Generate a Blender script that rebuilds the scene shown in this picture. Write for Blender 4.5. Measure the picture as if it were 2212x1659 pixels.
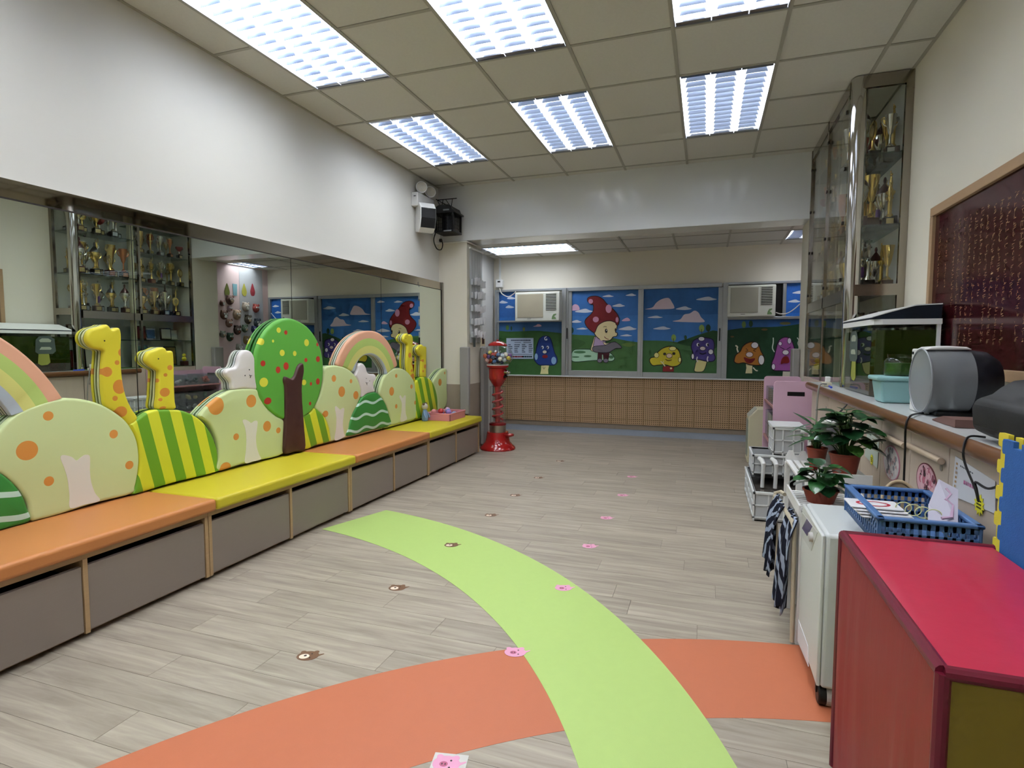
import bpy, bmesh, math, random
from mathutils import Vector, Matrix
random.seed(7)
PI = math.pi
for _o in list(bpy.data.objects): bpy.data.objects.remove(_o)
SC = bpy.context.scene
COL = SC.collection

# ------------------------------------------------------------------ camera
YAW, PITCH, ROLL, FPX = -0.330657638, -0.0678359155, 0.00149868631, 1220.67544
CAM = Vector((2.931, 0.0, 1.216))
_f = Vector((math.sin(YAW)*math.cos(PITCH), math.cos(YAW)*math.cos(PITCH), math.sin(PITCH)))
_r0 = Vector((math.cos(YAW), -math.sin(YAW), 0))
_u0 = _r0.cross(_f)
_r = math.cos(ROLL)*_r0 + math.sin(ROLL)*_u0
_u = -math.sin(ROLL)*_r0 + math.cos(ROLL)*_u0
cam_d = bpy.data.cameras.new('camera')
cam_d.sensor_fit = 'HORIZONTAL'; cam_d.sensor_width = 36.0
cam_d.lens = FPX/2212*36.0; cam_d.clip_start = 0.05
cam = bpy.data.objects.new('camera', cam_d); COL.objects.link(cam)
cam.matrix_world = Matrix(((_r.x,_u.x,-_f.x,CAM.x),(_r.y,_u.y,-_f.y,CAM.y),(_r.z,_u.z,-_f.z,CAM.z),(0,0,0,1)))
SC.camera = cam
def ray(x, y): return _r*((x-1106)/FPX) - _u*((y-829.5)/FPX) + _f
def at(x, y, ax, val):
    d = ray(x, y); t = (val-CAM[ax])/d[ax]; return CAM + d*t
MIRX = 0.05
def mat_(x, y, ax, val):                       # a point seen in the wall mirror
    p = at(x, y, ax, 2*MIRX-val if ax == 0 else val); p.x = 2*MIRX-p.x; return p

# ------------------------------------------------------------------ world, exposure
w = bpy.data.worlds.new('world'); SC.world = w; w.use_nodes = True
w.node_tree.nodes['Background'].inputs[0].default_value = (0.8, 0.85, 0.9, 1)
w.node_tree.nodes['Background'].inputs[1].default_value = 0.02
SC.view_settings.view_transform = 'Standard'; SC.view_settings.look = 'None'
SC.view_settings.gamma = 1.0; SC.view_settings.use_curve_mapping = False
SC.view_settings.exposure = 0.0
SC.cycles.use_denoising = True
SC.cycles.max_bounces = 8; SC.cycles.diffuse_bounces = 3; SC.cycles.adaptive_threshold = .06; SC.cycles.adaptive_min_samples = 12; SC.cycles.glossy_bounces = 6
SC.cycles.transmission_bounces = 8; SC.cycles.transparent_max_bounces = 32
SC.cycles.sample_clamp_indirect = 6.0; SC.cycles.blur_glossy = 0.5
SC.cycles.caustics_refractive = False
LAMP_W = 37.0        # watts of each ceiling light; its lamp is made by the light's own builder
LAMP_COL = (0.99, 0.99, 0.96)

# ------------------------------------------------------------------ materials
def lin(c):
    if isinstance(c, str):
        c = c.lstrip('#'); c = tuple(int(c[i:i+2], 16)/255 for i in (0, 2, 4))
    return tuple((v/12.92 if v <= .04045 else ((v+.055)/1.055)**2.4) for v in c) + (1.0,)
_mats = {}
def M(name, col='#808080', rough=.5, metal=0, spec=.5, bump=0, bscale=200, noise=0, nscale=8, trans=0, ior=1.45, alpha=1, coat=0, stretch=(1,1,1)):
    if name in _mats: return _mats[name]
    m = bpy.data.materials.new(name); m.use_nodes = True; nt = m.node_tree
    b = nt.nodes['Principled BSDF']
    b.inputs['Base Color'].default_value = lin(col); b.inputs['Roughness'].default_value = rough
    b.inputs['Metallic'].default_value = metal; b.inputs['Specular IOR Level'].default_value = spec
    b.inputs['IOR'].default_value = ior
    if trans: b.inputs['Transmission Weight'].default_value = trans
    if alpha < 1: b.inputs['Alpha'].default_value = alpha
    if coat: b.inputs['Coat Weight'].default_value = coat
    if bump or noise:
        tc = nt.nodes.new('ShaderNodeTexCoord'); mp = nt.nodes.new('ShaderNodeMapping')
        nt.links.new(tc.outputs['Object'], mp.inputs[0]); mp.inputs['Scale'].default_value = stretch
        if noise:
            n = nt.nodes.new('ShaderNodeTexNoise'); n.inputs['Scale'].default_value = nscale; n.inputs['Detail'].default_value = 4
            nt.links.new(mp.outputs[0], n.inputs['Vector'])
            c = lin(col)
            mx = nt.nodes.new('ShaderNodeMix'); mx.data_type = 'RGBA'
            mx.inputs[6].default_value = tuple(v*(1-noise) for v in c[:3])+(1,)
            mx.inputs[7].default_value = tuple(min(1, v*(1+noise)) for v in c[:3])+(1,)
            nt.links.new(n.outputs['Fac'], mx.inputs[0]); nt.links.new(mx.outputs[2], b.inputs['Base Color'])
        if bump:
            n2 = nt.nodes.new('ShaderNodeTexNoise'); n2.inputs['Scale'].default_value = bscale; n2.inputs['Detail'].default_value = 3
            nt.links.new(mp.outputs[0], n2.inputs['Vector'])
            bp = nt.nodes.new('ShaderNodeBump'); bp.inputs['Strength'].default_value = bump; bp.inputs['Distance'].default_value = .002
            nt.links.new(n2.outputs['Fac'], bp.inputs['Height']); nt.links.new(bp.outputs[0], b.inputs['Normal'])
    _mats[name] = m; return m
def glass(name, tint='#ffffff', refl=1.0, rough=.0, dens=0.0):
    if name in _mats: return _mats[name]
    m = bpy.data.materials.new(name); m.use_nodes = True; nt = m.node_tree
    for n in list(nt.nodes): nt.nodes.remove(n)
    o = nt.nodes.new('ShaderNodeOutputMaterial'); t = nt.nodes.new('ShaderNodeBsdfTransparent'); g = nt.nodes.new('ShaderNodeBsdfGlossy')
    t.inputs[0].default_value = lin(tint); g.inputs[0].default_value = (refl, refl, refl, 1); g.inputs['Roughness'].default_value = rough
    mx = nt.nodes.new('ShaderNodeMixShader'); ge = nt.nodes.new('ShaderNodeNewGeometry'); dt = nt.nodes.new('ShaderNodeVectorMath'); dt.operation = 'DOT_PRODUCT'
    nt.links.new(ge.outputs['Normal'], dt.inputs[0]); nt.links.new(ge.outputs['Incoming'], dt.inputs[1])
    c = X(nt, dt.outputs['Value']).abs(); k = (c*-1.0+1.0)._op('POWER', 5.0)*.96+.04       # Schlick reflectance, alike from both sides
    nt.links.new(k.v, mx.inputs[0]); nt.links.new(t.outputs[0], mx.inputs[1]); nt.links.new(g.outputs[0], mx.inputs[2])
    last = mx
    if dens:                                   # a milky body, as of clear plastic seen dull
        d = nt.nodes.new('ShaderNodeBsdfDiffuse'); d.inputs[0].default_value = lin(tint)
        m2 = nt.nodes.new('ShaderNodeMixShader'); m2.inputs[0].default_value = dens
        nt.links.new(mx.outputs[0], m2.inputs[1]); nt.links.new(d.outputs[0], m2.inputs[2]); last = m2
    nt.links.new(last.outputs[0], o.inputs[0]); _mats[name] = m; return m
def emit(name, col, s):
    if name in _mats: return _mats[name]
    m = bpy.data.materials.new(name); m.use_nodes = True; nt = m.node_tree
    b = nt.nodes['Principled BSDF']; b.inputs['Emission Color'].default_value = lin(col); b.inputs['Emission Strength'].default_value = s
    _mats[name] = m; return m
# ---- node arithmetic for printed patterns
class X:
    def __init__(s, nt, v): s.nt = nt; s.v = v
    def _op(s, op, *o):
        n = s.nt.nodes.new('ShaderNodeMath'); n.operation = op
        for i, a in enumerate((s,)+o):
            if isinstance(a, X): s.nt.links.new(a.v, n.inputs[i])
            else: n.inputs[i].default_value = a
        return X(s.nt, n.outputs[0])
    def __add__(s, o): return s._op('ADD', o)
    def __sub__(s, o): return s._op('SUBTRACT', o)
    def __mul__(s, o): return s._op('MULTIPLY', o)
    def __truediv__(s, o): return s._op('DIVIDE', o)
    def lt(s, o): return s._op('LESS_THAN', o)
    def gt(s, o): return s._op('GREATER_THAN', o)
    def frac(s): return s._op('FRACT')
    def sin(s): return s._op('SINE')
    def abs(s): return s._op('ABSOLUTE')
    def sqrt(s): return s._op('SQRT')
    def max(s, o): return s._op('MAXIMUM', o)
    def min(s, o): return s._op('MINIMUM', o)
def printed(name, base, layers, rough=.5, axes='yz', spec=.4, bump=0):
    """layers: list of (fn(u,v)->mask X, colour)"""
    m = bpy.data.materials.new(name); m.use_nodes = True; nt = m.node_tree
    b = nt.nodes['Principled BSDF']; b.inputs['Roughness'].default_value = rough; b.inputs['Specular IOR Level'].default_value = spec
    tc = nt.nodes.new('ShaderNodeTexCoord'); sp = nt.nodes.new('ShaderNodeSeparateXYZ'); nt.links.new(tc.outputs['Object'], sp.inputs[0])
    U, V = (X(nt, sp.outputs['xyz'.index(a)]) for a in axes)
    cur = None
    for fn, c in layers:
        k = fn(U, V); mx = nt.nodes.new('ShaderNodeMix'); mx.data_type = 'RGBA'
        nt.links.new(k.v, mx.inputs[0])
        if cur is None: mx.inputs[6].default_value = lin(base)
        else: nt.links.new(cur, mx.inputs[6])
        mx.inputs[7].default_value = lin(c); cur = mx.outputs[2]
    if cur is None: b.inputs['Base Color'].default_value = lin(base)
    else: nt.links.new(cur, b.inputs['Base Color'])
    if bump:
        n2 = nt.nodes.new('ShaderNodeTexNoise'); n2.inputs['Scale'].default_value = 500; nt.links.new(tc.outputs['Object'], n2.inputs['Vector'])
        bp = nt.nodes.new('ShaderNodeBump'); bp.inputs['Strength'].default_value = bump; bp.inputs['Distance'].default_value = .001
        nt.links.new(n2.outputs['Fac'], bp.inputs['Height']); nt.links.new(bp.outputs[0], b.inputs['Normal'])
    return m
def ell(cu, cv, ru, rv):
    def fn(U, V):
        a = (U-cu)/ru; c = (V-cv)/rv
        return (a*a+c*c).lt(1.0)
    return fn

# ------------------------------------------------------------------ mesh builder
class MB:
    def __init__(s): s.v = []; s.f = []; s.m = []; s.mi = 0
    def add(s, vs, fs):
        o = len(s.v); s.v += [tuple(p) for p in vs]
        for f in fs: s.f.append([i+o for i in f]); s.m.append(s.mi)
        return s
    def box(s, x0, x1, y0, y1, z0, z1):
        return s.add([(x0,y0,z0),(x1,y0,z0),(x1,y1,z0),(x0,y1,z0),(x0,y0,z1),(x1,y0,z1),(x1,y1,z1),(x0,y1,z1)],
                     [(0,3,2,1),(4,5,6,7),(0,1,5,4),(1,2,6,5),(2,3,7,6),(3,0,4,7)])
    def cone(s, p0, p1, r0, r1, n=16, cap=True):
        p0 = Vector(p0); p1 = Vector(p1); d = (p1-p0).normalized()
        a = d.orthogonal().normalized(); b = d.cross(a); vs = []
        for p, r in ((p0, r0), (p1, r1)):
            for i in range(n):
                t = 2*PI*i/n; vs.append(p+(a*math.cos(t)+b*math.sin(t))*r)
        fs = [(i, (i+1) % n, n+(i+1) % n, n+i) for i in range(n)]
        if cap: fs += [tuple(range(n-1, -1, -1)), tuple(range(n, 2*n))]
        return s.add(vs, fs)
    def cyl(s, p0, p1, r, n=16, cap=True): return s.cone(p0, p1, r, r, n, cap)
    def lathe(s, prof, c=(0,0,0), n=24, axis='z', sx=1, sy=1):
        vs = []; k = len(prof)
        for r, h in prof:
            for i in range(n):
                t = 2*PI*i/n; a, b = r*math.cos(t)*sx, r*math.sin(t)*sy
                if axis == 'z': q = (a, b, h)
                elif axis == 'x': q = (h, a, b)
                else: q = (a, h, b)
                vs.append((q[0]+c[0], q[1]+c[1], q[2]+c[2]))
        fs = [(j*n+i, j*n+(i+1) % n, (j+1)*n+(i+1) % n, (j+1)*n+i) for j in range(k-1) for i in range(n)]
        if prof[0][0] > 1e-5: fs.append(tuple(range(n-1, -1, -1)))
        if prof[-1][0] > 1e-5: fs.append(tuple(range((k-1)*n, k*n)))
        return s.add(vs, fs)
    def ball(s, c, r, n=14, m=8, sx=1, sy=1, sz=1):
        prof = [(max(1e-6, r*math.sin(PI*j/m)), -r*math.cos(PI*j/m)*sz) for j in range(m+1)]
        return s.lathe(prof, c, n, 'z', sx, sy)
    def tube(s, path, r, n=8, cap=True, closed=False):
        P = [Vector(p) for p in path]; k = len(P); vs = []; ref = None
        R = r if isinstance(r, (list, tuple)) else [r]*k
        for i, p in enumerate(P):
            if closed: d = (P[(i+1) % k]-P[i-1])
            else: d = (P[min(i+1, k-1)]-P[max(i-1, 0)])
            d.normalize()
            if ref is None: ref = d.orthogonal().normalized()
            a = (ref-d*ref.dot(d))
            a = a.normalized() if a.length > 1e-6 else d.orthogonal().normalized()
            ref = a; b = d.cross(a)
            for j in range(n):
                t = 2*PI*j/n; vs.append(p+(a*math.cos(t)+b*math.sin(t))*R[i])
        fs = [(i*n+j, i*n+(j+1) % n, (i+1)*n+(j+1) % n, (i+1)*n+j) for i in range(k-1) for j in range(n)]
        if closed: fs += [((k-1)*n+j, (k-1)*n+(j+1) % n, (j+1) % n, j) for j in range(n)]
        elif cap: fs += [tuple(range(n-1, -1, -1)), tuple(range((k-1)*n, k*n))]
        return s.add(vs, fs)
    def prism(s, pts, t0, t1, plane='yz'):
        """outline pts (u,v) swept along the third axis from t0 to t1"""
        def q(u, v, t): return {'yz': (t, u, v), 'xz': (u, t, v), 'xy': (u, v, t)}[plane]
        n = len(pts); vs = [q(u, v, t0) for u, v in pts]+[q(u, v, t1) for u, v in pts]
        return s.add(vs, [tuple(range(n)), tuple(range(2*n-1, n-1, -1))]+[(i, n+i, n+(i+1) % n, (i+1) % n) for i in range(n)])
    def quad(s, a, b, c, d): return s.add([a, b, c, d], [(0,1,2,3)])
    def shift(s, d):
        d = Vector(d); s.v = [tuple(Vector(p)+d) for p in s.v]; return s
    def xf(s, mtx): s.v = [tuple(mtx @ Vector(p)) for p in s.v]; return s
    def mesh(s, name, mats, smooth=False, fix=True):
        me = bpy.data.meshes.new(name); me.from_pydata(s.v, [], s.f)
        for m in (mats if isinstance(mats, (list, tuple)) else [mats]): me.materials.append(m)
        if any(s.m): me.polygons.foreach_set('material_index', s.m)
        if fix:
            bm = bmesh.new(); bm.from_mesh(me); bmesh.ops.recalc_face_normals(bm, faces=bm.faces); bm.to_mesh(me); bm.free()
        if smooth:
            me.polygons.foreach_set('use_smooth', [True]*len(me.polygons))
        me.update(); return me
ROOT = {}
def tag(o, label=None, cat=None, group=None, kind=None):
    if label: o['label'] = label
    if cat: o['category'] = cat
    if group: o['group'] = group
    if kind: o['kind'] = kind
    return o
def obj(name, mb, mats, parent=None, smooth=False, bev=0, seg=2, world=False, ang=35, fix=True):
    """one mesh object; world=True: builder is in world space and the parent is an unrotated Empty (or a part at its origin)"""
    if world and parent is not None: mb.shift(-ROOT.get(parent.name, Vector()))
    o = bpy.data.objects.new(name, mb.mesh(name, mats, smooth, fix)); COL.objects.link(o)
    if parent is not None: o.parent = parent; ROOT[o.name] = ROOT.get(parent.name, Vector())
    if bev:
        md = o.modifiers.new('bevel', 'BEVEL'); md.width = bev; md.segments = seg; md.limit_method = 'ANGLE'; md.angle_limit = math.radians(50)
        for p in o.data.polygons: p.use_smooth = True
    if smooth or bev:
        try:
            with bpy.context.temp_override(object=o, active_object=o, selected_objects=[o], selected_editable_objects=[o]): pass
            o.data.set_sharp_from_angle(angle=math.radians(ang))
        except Exception: pass
    return o
def thing(name, label, cat, loc=(0,0,0), rz=0, group=None):
    o = bpy.data.objects.new(name, None); COL.objects.link(o); o.empty_display_size = .05
    o.location = loc; o.rotation_euler = (0, 0, rz); ROOT[o.name] = Vector(loc)
    return tag(o, label, cat, group)
def solo(name, mb, mats, label, cat, group=None, smooth=False, bev=0, seg=2, kind=None, base=None):
    """a thing that is one mesh: origin put at the middle of its base"""
    xs = [p[0] for p in mb.v]; ys = [p[1] for p in mb.v]; zs = [p[2] for p in mb.v]
    b = Vector(((min(xs)+max(xs))/2, (min(ys)+max(ys))/2, min(zs))); mb.shift(-b)
    o = obj(name, mb, mats, None, smooth, bev, seg); o.location = b; ROOT[o.name] = b
    return tag(o, label, cat, group, kind)
def struct(name, mb, mats, **k):
    o = obj(name, mb, mats, **k); o['kind'] = 'structure'; return o
def dup(root, loc, rz=None, label=None, group=None, scale=None):
    r = root.copy(); COL.objects.link(r); r.location = loc; ROOT[r.name] = Vector(loc)
    if rz is not None: r.rotation_euler = (0, 0, rz)
    if scale: r.scale = scale
    if label: r['label'] = label
    if group: r['group'] = group
    for ch in root.children:
        c = ch.copy(); COL.objects.link(c); c.parent = r
        for g in ch.children:
            d = g.copy(); COL.objects.link(d); d.parent = c
    return r
def cat_rom(pts, k=6, closed=True):
    n = len(pts); out = []
    rng = range(n) if closed else range(n-1)
    for i in rng:
        g = (lambda j: pts[j % n]) if closed else (lambda j: pts[max(0, min(n-1, j))])
        p0, p1, p2, p3 = g(i-1), g(i), g(i+1), g(i+2)
        for j in range(k):
            t = j/k
            out.append(tuple(.5*((2*b)+(c-a)*t+(2*a-5*b+4*c-d)*t*t+(3*b-a-3*c+d)*t**3) for a, b, c, d in zip(p0, p1, p2, p3)))
    if not closed: out.append(tuple(pts[-1]))
    return out
ORD = ['first','second','third','fourth','fifth','sixth','seventh','eighth','ninth','tenth','eleventh','twelfth','thirteenth','fourteenth']
# ================================================================== STRUCTURE
W, YBM, YWL, H = 4.16, 5.943, 7.725, 3.0
WALLW = M('wall_paint', '#e4e2da', .55, noise=.015, nscale=3)
WALLC = M('cream_wall_paint', '#e2dccb', .6, noise=.015, nscale=3)
GLOSSW = M('glossy_beam_paint', '#dfe1e0', .15, spec=.6, noise=.01)
CEILM = M('ceiling_tile', '#d2d0c8', .9, noise=.05, nscale=60, bump=.3, bscale=250)
TBAR = M('ceiling_bar', '#a9a69b', .5)
STEEL = M('polished_steel', '#b9b6b0', .09, 1, noise=.02)
BRUSH = M('brushed_steel', '#a8a49c', .28, 1, noise=.05, nscale=30)
ALU = M('window_aluminium', '#a9adb1', .38, .75, noise=.06, nscale=10)
BLACK = M('black_plastic', '#101011', .4)
WHITEP = M('white_plastic', '#e9e9e6', .35)
# ---- floor
def plank_mat():
    m = bpy.data.materials.new('grey_oak_vinyl'); m.use_nodes = True; nt = m.node_tree; L = nt.links.new
    b = nt.nodes['Principled BSDF']; b.inputs['Roughness'].default_value = .42; b.inputs['Specular IOR Level'].default_value = .35
    geo = nt.nodes.new('ShaderNodeNewGeometry'); oi = nt.nodes.new('ShaderNodeObjectInfo')
    mp = nt.nodes.new('ShaderNodeMapping'); mp.inputs['Scale'].default_value = (1.0, 12, 1)
    cx = nt.nodes.new('ShaderNodeCombineXYZ'); L(oi.outputs['Random'], cx.inputs[2])
    sc = nt.nodes.new('ShaderNodeVectorMath'); sc.operation = 'SCALE'; sc.inputs[3].default_value = 40; L(cx.outputs[0], sc.inputs[0])
    ad = nt.nodes.new('ShaderNodeVectorMath'); L(geo.outputs['Position'], mp.inputs[0]); L(mp.outputs[0], ad.inputs[0]); L(sc.outputs[0], ad.inputs[1])
    n1 = nt.nodes.new('ShaderNodeTexNoise'); n1.inputs['Scale'].default_value = 2.2; n1.inputs['Detail'].default_value = 7; n1.inputs['Roughness'].default_value = .62
    n1.inputs['Distortion'].default_value = .6
    L(ad.outputs[0], n1.inputs['Vector'])
    cr = nt.nodes.new('ShaderNodeValToRGB'); e = cr.color_ramp.elements
    e[0].position = .25; e[0].color = lin('#83796b'); e[1].position = .78; e[1].color = lin('#b7ae9d')
    k = cr.color_ramp.elements.new(.5); k.color = lin('#9e9485')
    L(n1.outputs['Fac'], cr.inputs[0])
    hs = nt.nodes.new('ShaderNodeHueSaturation'); mr = nt.nodes.new('ShaderNodeMapRange')
    mr.inputs[3].default_value = .92; mr.inputs[4].default_value = 1.06; L(oi.outputs['Random'], mr.inputs[0])
    L(mr.outputs[0], hs.inputs['Value']); L(cr.outputs[0], hs.inputs['Color']); L(hs.outputs[0], b.inputs['Base Color'])
    bp = nt.nodes.new('ShaderNodeBump'); bp.inputs['Strength'].default_value = .12; bp.inputs['Distance'].default_value = .002
    L(n1.outputs['Fac'], bp.inputs['Height']); L(bp.outputs[0], b.inputs['Normal'])
    return m
PLK = plank_mat()
floor = struct('floor', MB().box(-.1, W+.1, -2.6, 7.8, -.06, -.004), M('floor_joint', '#5f574d', .8))
PWD, PLN, G = .1525, .914, .0014
_pm = {}
def plank(x0, x1, y0):
    key = round(x1-x0, 3)
    if key not in _pm:
        mb = MB().box(0, key-G, 0, PWD-G, -.004, 0)
        _pm[key] = mb.mesh('plank', PLK)
    o = bpy.data.objects.new('plank', _pm[key]); COL.objects.link(o); o.location = (x0, y0, 0); o.parent = floor
offs = [.70, .26, .57, .10, .44, .87, .33, .03, .62, .18, .79]
j = 0; y = 1.0
while y < YWL-.01:
    x = -(PLN-offs[j % len(offs)]) if True else 0
    while x < W:
        a, b_ = max(0, x), min(W, x+PLN)
        if b_-a > .02: plank(a, b_, y)
        x += PLN
    y += PWD; j += 1
far = MB()
y = 1.0-PWD
while y > -2.5:
    x = -(PLN-offs[j % len(offs)])
    while x < W:
        a, b_ = max(0, x), min(W, x+PLN)
        if b_-a > .02: far.box(a, b_-G, y, y+PWD-G, -.004, 0)
        x += PLN
    y -= PWD; j += 1
tag(obj('plank', far, PLK, floor), kind='stuff')
# ---- ceiling with tiles and bars
ceiling = struct('ceiling', MB().box(-.1, W+.1, -2.6, YBM, 3.2, 3.26), M('ceiling_void', '#77746c', .9))
CX = [0, .31]+[.31+.6*k for k in range(1, 7)]+[W]
CY = [-2.6]+[2.825+.6*k for k in range(-8, 6)]+[YBM]
LIGHTS = [(c, r) for r in (-7, -4, -1, 2) for c in (0, 2, 4)]       # grid column, grid row of each lamp's near corner
hole = set()
for c, r in LIGHTS:
    for rr in (r, r+1): hole.add((round(.31+.6*c, 2), round(2.825+.6*rr, 3)))
_tm = {}
def tile(x0, x1, y0, y1, z, par):
    key = (round(x1-x0, 3), round(y1-y0, 3))
    if key not in _tm: _tm[key] = MB().box(0, key[0], 0, key[1], .003, .018).mesh('ceiling_tile', CEILM)
    o = bpy.data.objects.new('ceiling_tile', _tm[key]); COL.objects.link(o); o.location = (x0, y0, z); o.parent = par
for i in range(len(CX)-1):
    for k in range(len(CY)-1):
        if (round(CX[i], 2), round(CY[k], 3)) in hole: continue
        tile(CX[i], CX[i+1], CY[k], CY[k+1], H, ceiling)
for x in CX[1:-1]: obj('ceiling_bar', MB().box(x-.011, x+.011, -2.6, YBM, H-.002, H+.012), TBAR, ceiling)
for y in CY[1:-1]:
    mids = [.31+.6*c for c, r in LIGHTS if abs(2.825+.6*(r+1)-y) < .01]; x = 0
    for m_ in sorted(mids)+[None]:
        e = W if m_ is None else m_
        if e > x: obj('ceiling_bar', MB().box(x, e, y-.011, y+.011, H-.0015, H+.012), TBAR, ceiling)
        if m_ is not None: x = m_+.6
obj('wall_angle', MB().box(0, .02, -2.6, YBM, H-.001, H+.01), TBAR, ceiling); obj('wall_angle', MB().box(W-.02, W, -2.6, YBM, H-.001, H+.01), TBAR, ceiling)
ZA = 2.465
ceil2 = struct('ceiling_alcove', MB().box(-.1, W+.3, YBM+.4, 7.8, ZA+.2, ZA+.25), M('ceiling_void'))
AX = [0, .12, .72, 1.32, 1.935, 2.545, 3.15, 3.76, W]; AY = [6.24, 6.84, 7.44, YWL]
for i in range(len(AX)-1):
    for k in range(3):
        if k == 1 and (i in (1, 2) or i == 7): continue
        tile(AX[i], AX[i+1], AY[k], AY[k+1], ZA, ceil2)
for x in AX[1:-1]:
    if x == .72:
        obj('ceiling_bar', MB().box(x-.011, x+.011, 6.24, 6.84, ZA-.002, ZA+.012), TBAR, ceil2); obj('ceiling_bar', MB().box(x-.011, x+.011, 7.44, YWL, ZA-.002, ZA+.012), TBAR, ceil2)
    else: obj('ceiling_bar', MB().box(x-.011, x+.011, 6.24, YWL, ZA-.002, ZA+.012), TBAR, ceil2)
for y in AY[1:-1]: obj('ceiling_bar', MB().box(0, W, y-.011, y+.011, ZA-.0015, ZA+.012), TBAR, ceil2)
# ---- walls
struct('wall_left', MB().box(-.1, 0, -2.6, YBM, 0, 3.2), WALLW)
struct('wall_right', MB().box(W, W+.1, -2.6, YBM, 0, 3.2), WALLC)
struct('wall_front', MB().box(-.1, W+.1, -2.7, -2.6, 0, 3.2), WALLC)
struct('wall_back', MB().box(-.1, W+.3, YWL, YWL+.1, 0, 2.7), WALLC)
struct('wall_alcove_left', MB().box(-.1, 0, 6.38, YWL, 0, 2.7), M('alcove_grey_wall', '#c3c2bd', .6))
WOODD = M('dado_laminate', '#9c8f80', .45, noise=.1, nscale=6, stretch=(20, 20, 1))
col_l = struct('column_left', MB().box(-.1, .35, YBM, 6.38, 0, 2.395), WALLC)
obj('dado_panel', MB().box(.0, .352, YBM-.006, YBM, 0, .77), WOODD, col_l)
obj('dado_panel', MB().box(.35, .356, YBM, 6.38, 0, .77), WOODD, col_l)
col_r = struct('column_right', MB().box(3.81, W+.1, YBM, 6.35, 0, 2.395), M('column_right_paint', '#cfcab9', .6))
struct('beam', MB().box(-.1, W+.1, YBM-.002, 6.25, 2.395, 3.2), GLOSSW, bev=.004)
struct('wall_alcove_right', MB().box(W, W+.1, 6.35, YWL, 0, 2.7), M('pink_paper', '#d9bfc2', .8))
struct('wall_paper', MB().box(W-.004, W, 7.11, 7.6, 0, 2.45), M('grey_speckled_paper', '#b9b8c0', .8, noise=.25, nscale=160))
for o in bpy.data.objects:
    if o.name == 'wall_paper': o.name = 'trim_1'
# ---- lower back wall: perforated board, wood strip, blue baseboard
def perf_mat():
    def holes(U, V):
        p = .0268
        a = (U/p).frac(); b = (V/p).frac()
        return a.gt(.27)*a.lt(.73)*b.gt(.27)*b.lt(.73)
    def slot(U, V): return (U/.0268/8).frac().lt(.09)
    def row(U, V): return (V/.0268/8).frac().lt(.09)
    return printed('perforated_board', '#ba9a75', [(slot, '#a5875f'), (row, '#aa8c66'), (holes, '#55402b')], .6, 'xz')
perf = struct('trim_2', MB().box(.02, 3.8, YWL-.05, YWL-.02, .155, .79), perf_mat())
struct('trim_3', MB().box(.0, 3.81, YWL-.03, YWL, .085, .155), WOODD)
struct('baseboard_back', MB().box(0, 3.81, YWL-.022, YWL, 0, .088), M('blue_grey_skirting', '#a2abb9', .45, noise=.05, nscale=20))
struct('trim_4', MB().box(.04, 4.0, YWL-.09, YWL, .785, .80), M('window_sill_white', '#d5d6d6', .4), bev=.003)
# grey foam corner guards on the columns
FOAM = M('grey_foam', '#96938f', .8, bump=.2, bscale=300)
for (x0, x1, y0, y1, z1, lab) in ((.28, .39, 5.885, 5.942, 1.2, 'thick grey foam guard on the front corner of left column'),
                                  (.36, .41, 6.30, 6.46, 1.19, 'grey foam guard on rear corner of left column behind gumball machine'),
                                  (3.74, 3.808, 6.2, 6.36, 1.19, 'grey foam guard on corner of the right column beside window')):
    solo('corner_guard', MB().box(x0, x1, y0, y1, .43 if y0 < 5.9 else .02, z1), FOAM, lab, 'foam guard', bev=.012, seg=3)
# ---- mirror along the bench
mir = struct('mirror_wall', MB().box(0, .044, -1.0, 5.93, .0, 1.86), M('mirror_backing', '#3a3631', .6))
MIRROR = M('mirror_silver', '#e0e8de', .0, 1, spec=.5)
ys = [-1.0, -.21, 1.0, 2.207, 3.42, 4.628, 5.90]
for a, b in zip(ys, ys[1:]):
    obj('mirror_panel', MB().box(.044, .05, a+.003, b-.003, .3, 1.845), MIRROR, mir)
TR = M('mirror_top_trim', '#bdb5a8', .035, 1)
t = MB(); t.prism([(.047, 1.853), (.0455, 1.935), (.0, 1.935), (.0, 1.853)], -1.0, 5.945, 'xz'); obj('top_trim', t, TR, mir)
obj('joint_strip', MB().box(.03, .049, -1.0, 5.93, 1.845, 1.853), M('dark_joint', '#2d271f', .5), mir)
obj('end_trim', MB().box(.0, .06, 5.90, 5.935, .3, 1.935), BRUSH, mir)
obj('end_joint', MB().box(.03, .055, 5.892, 5.90, .3, 1.85), M('dark_joint'), mir)

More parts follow.
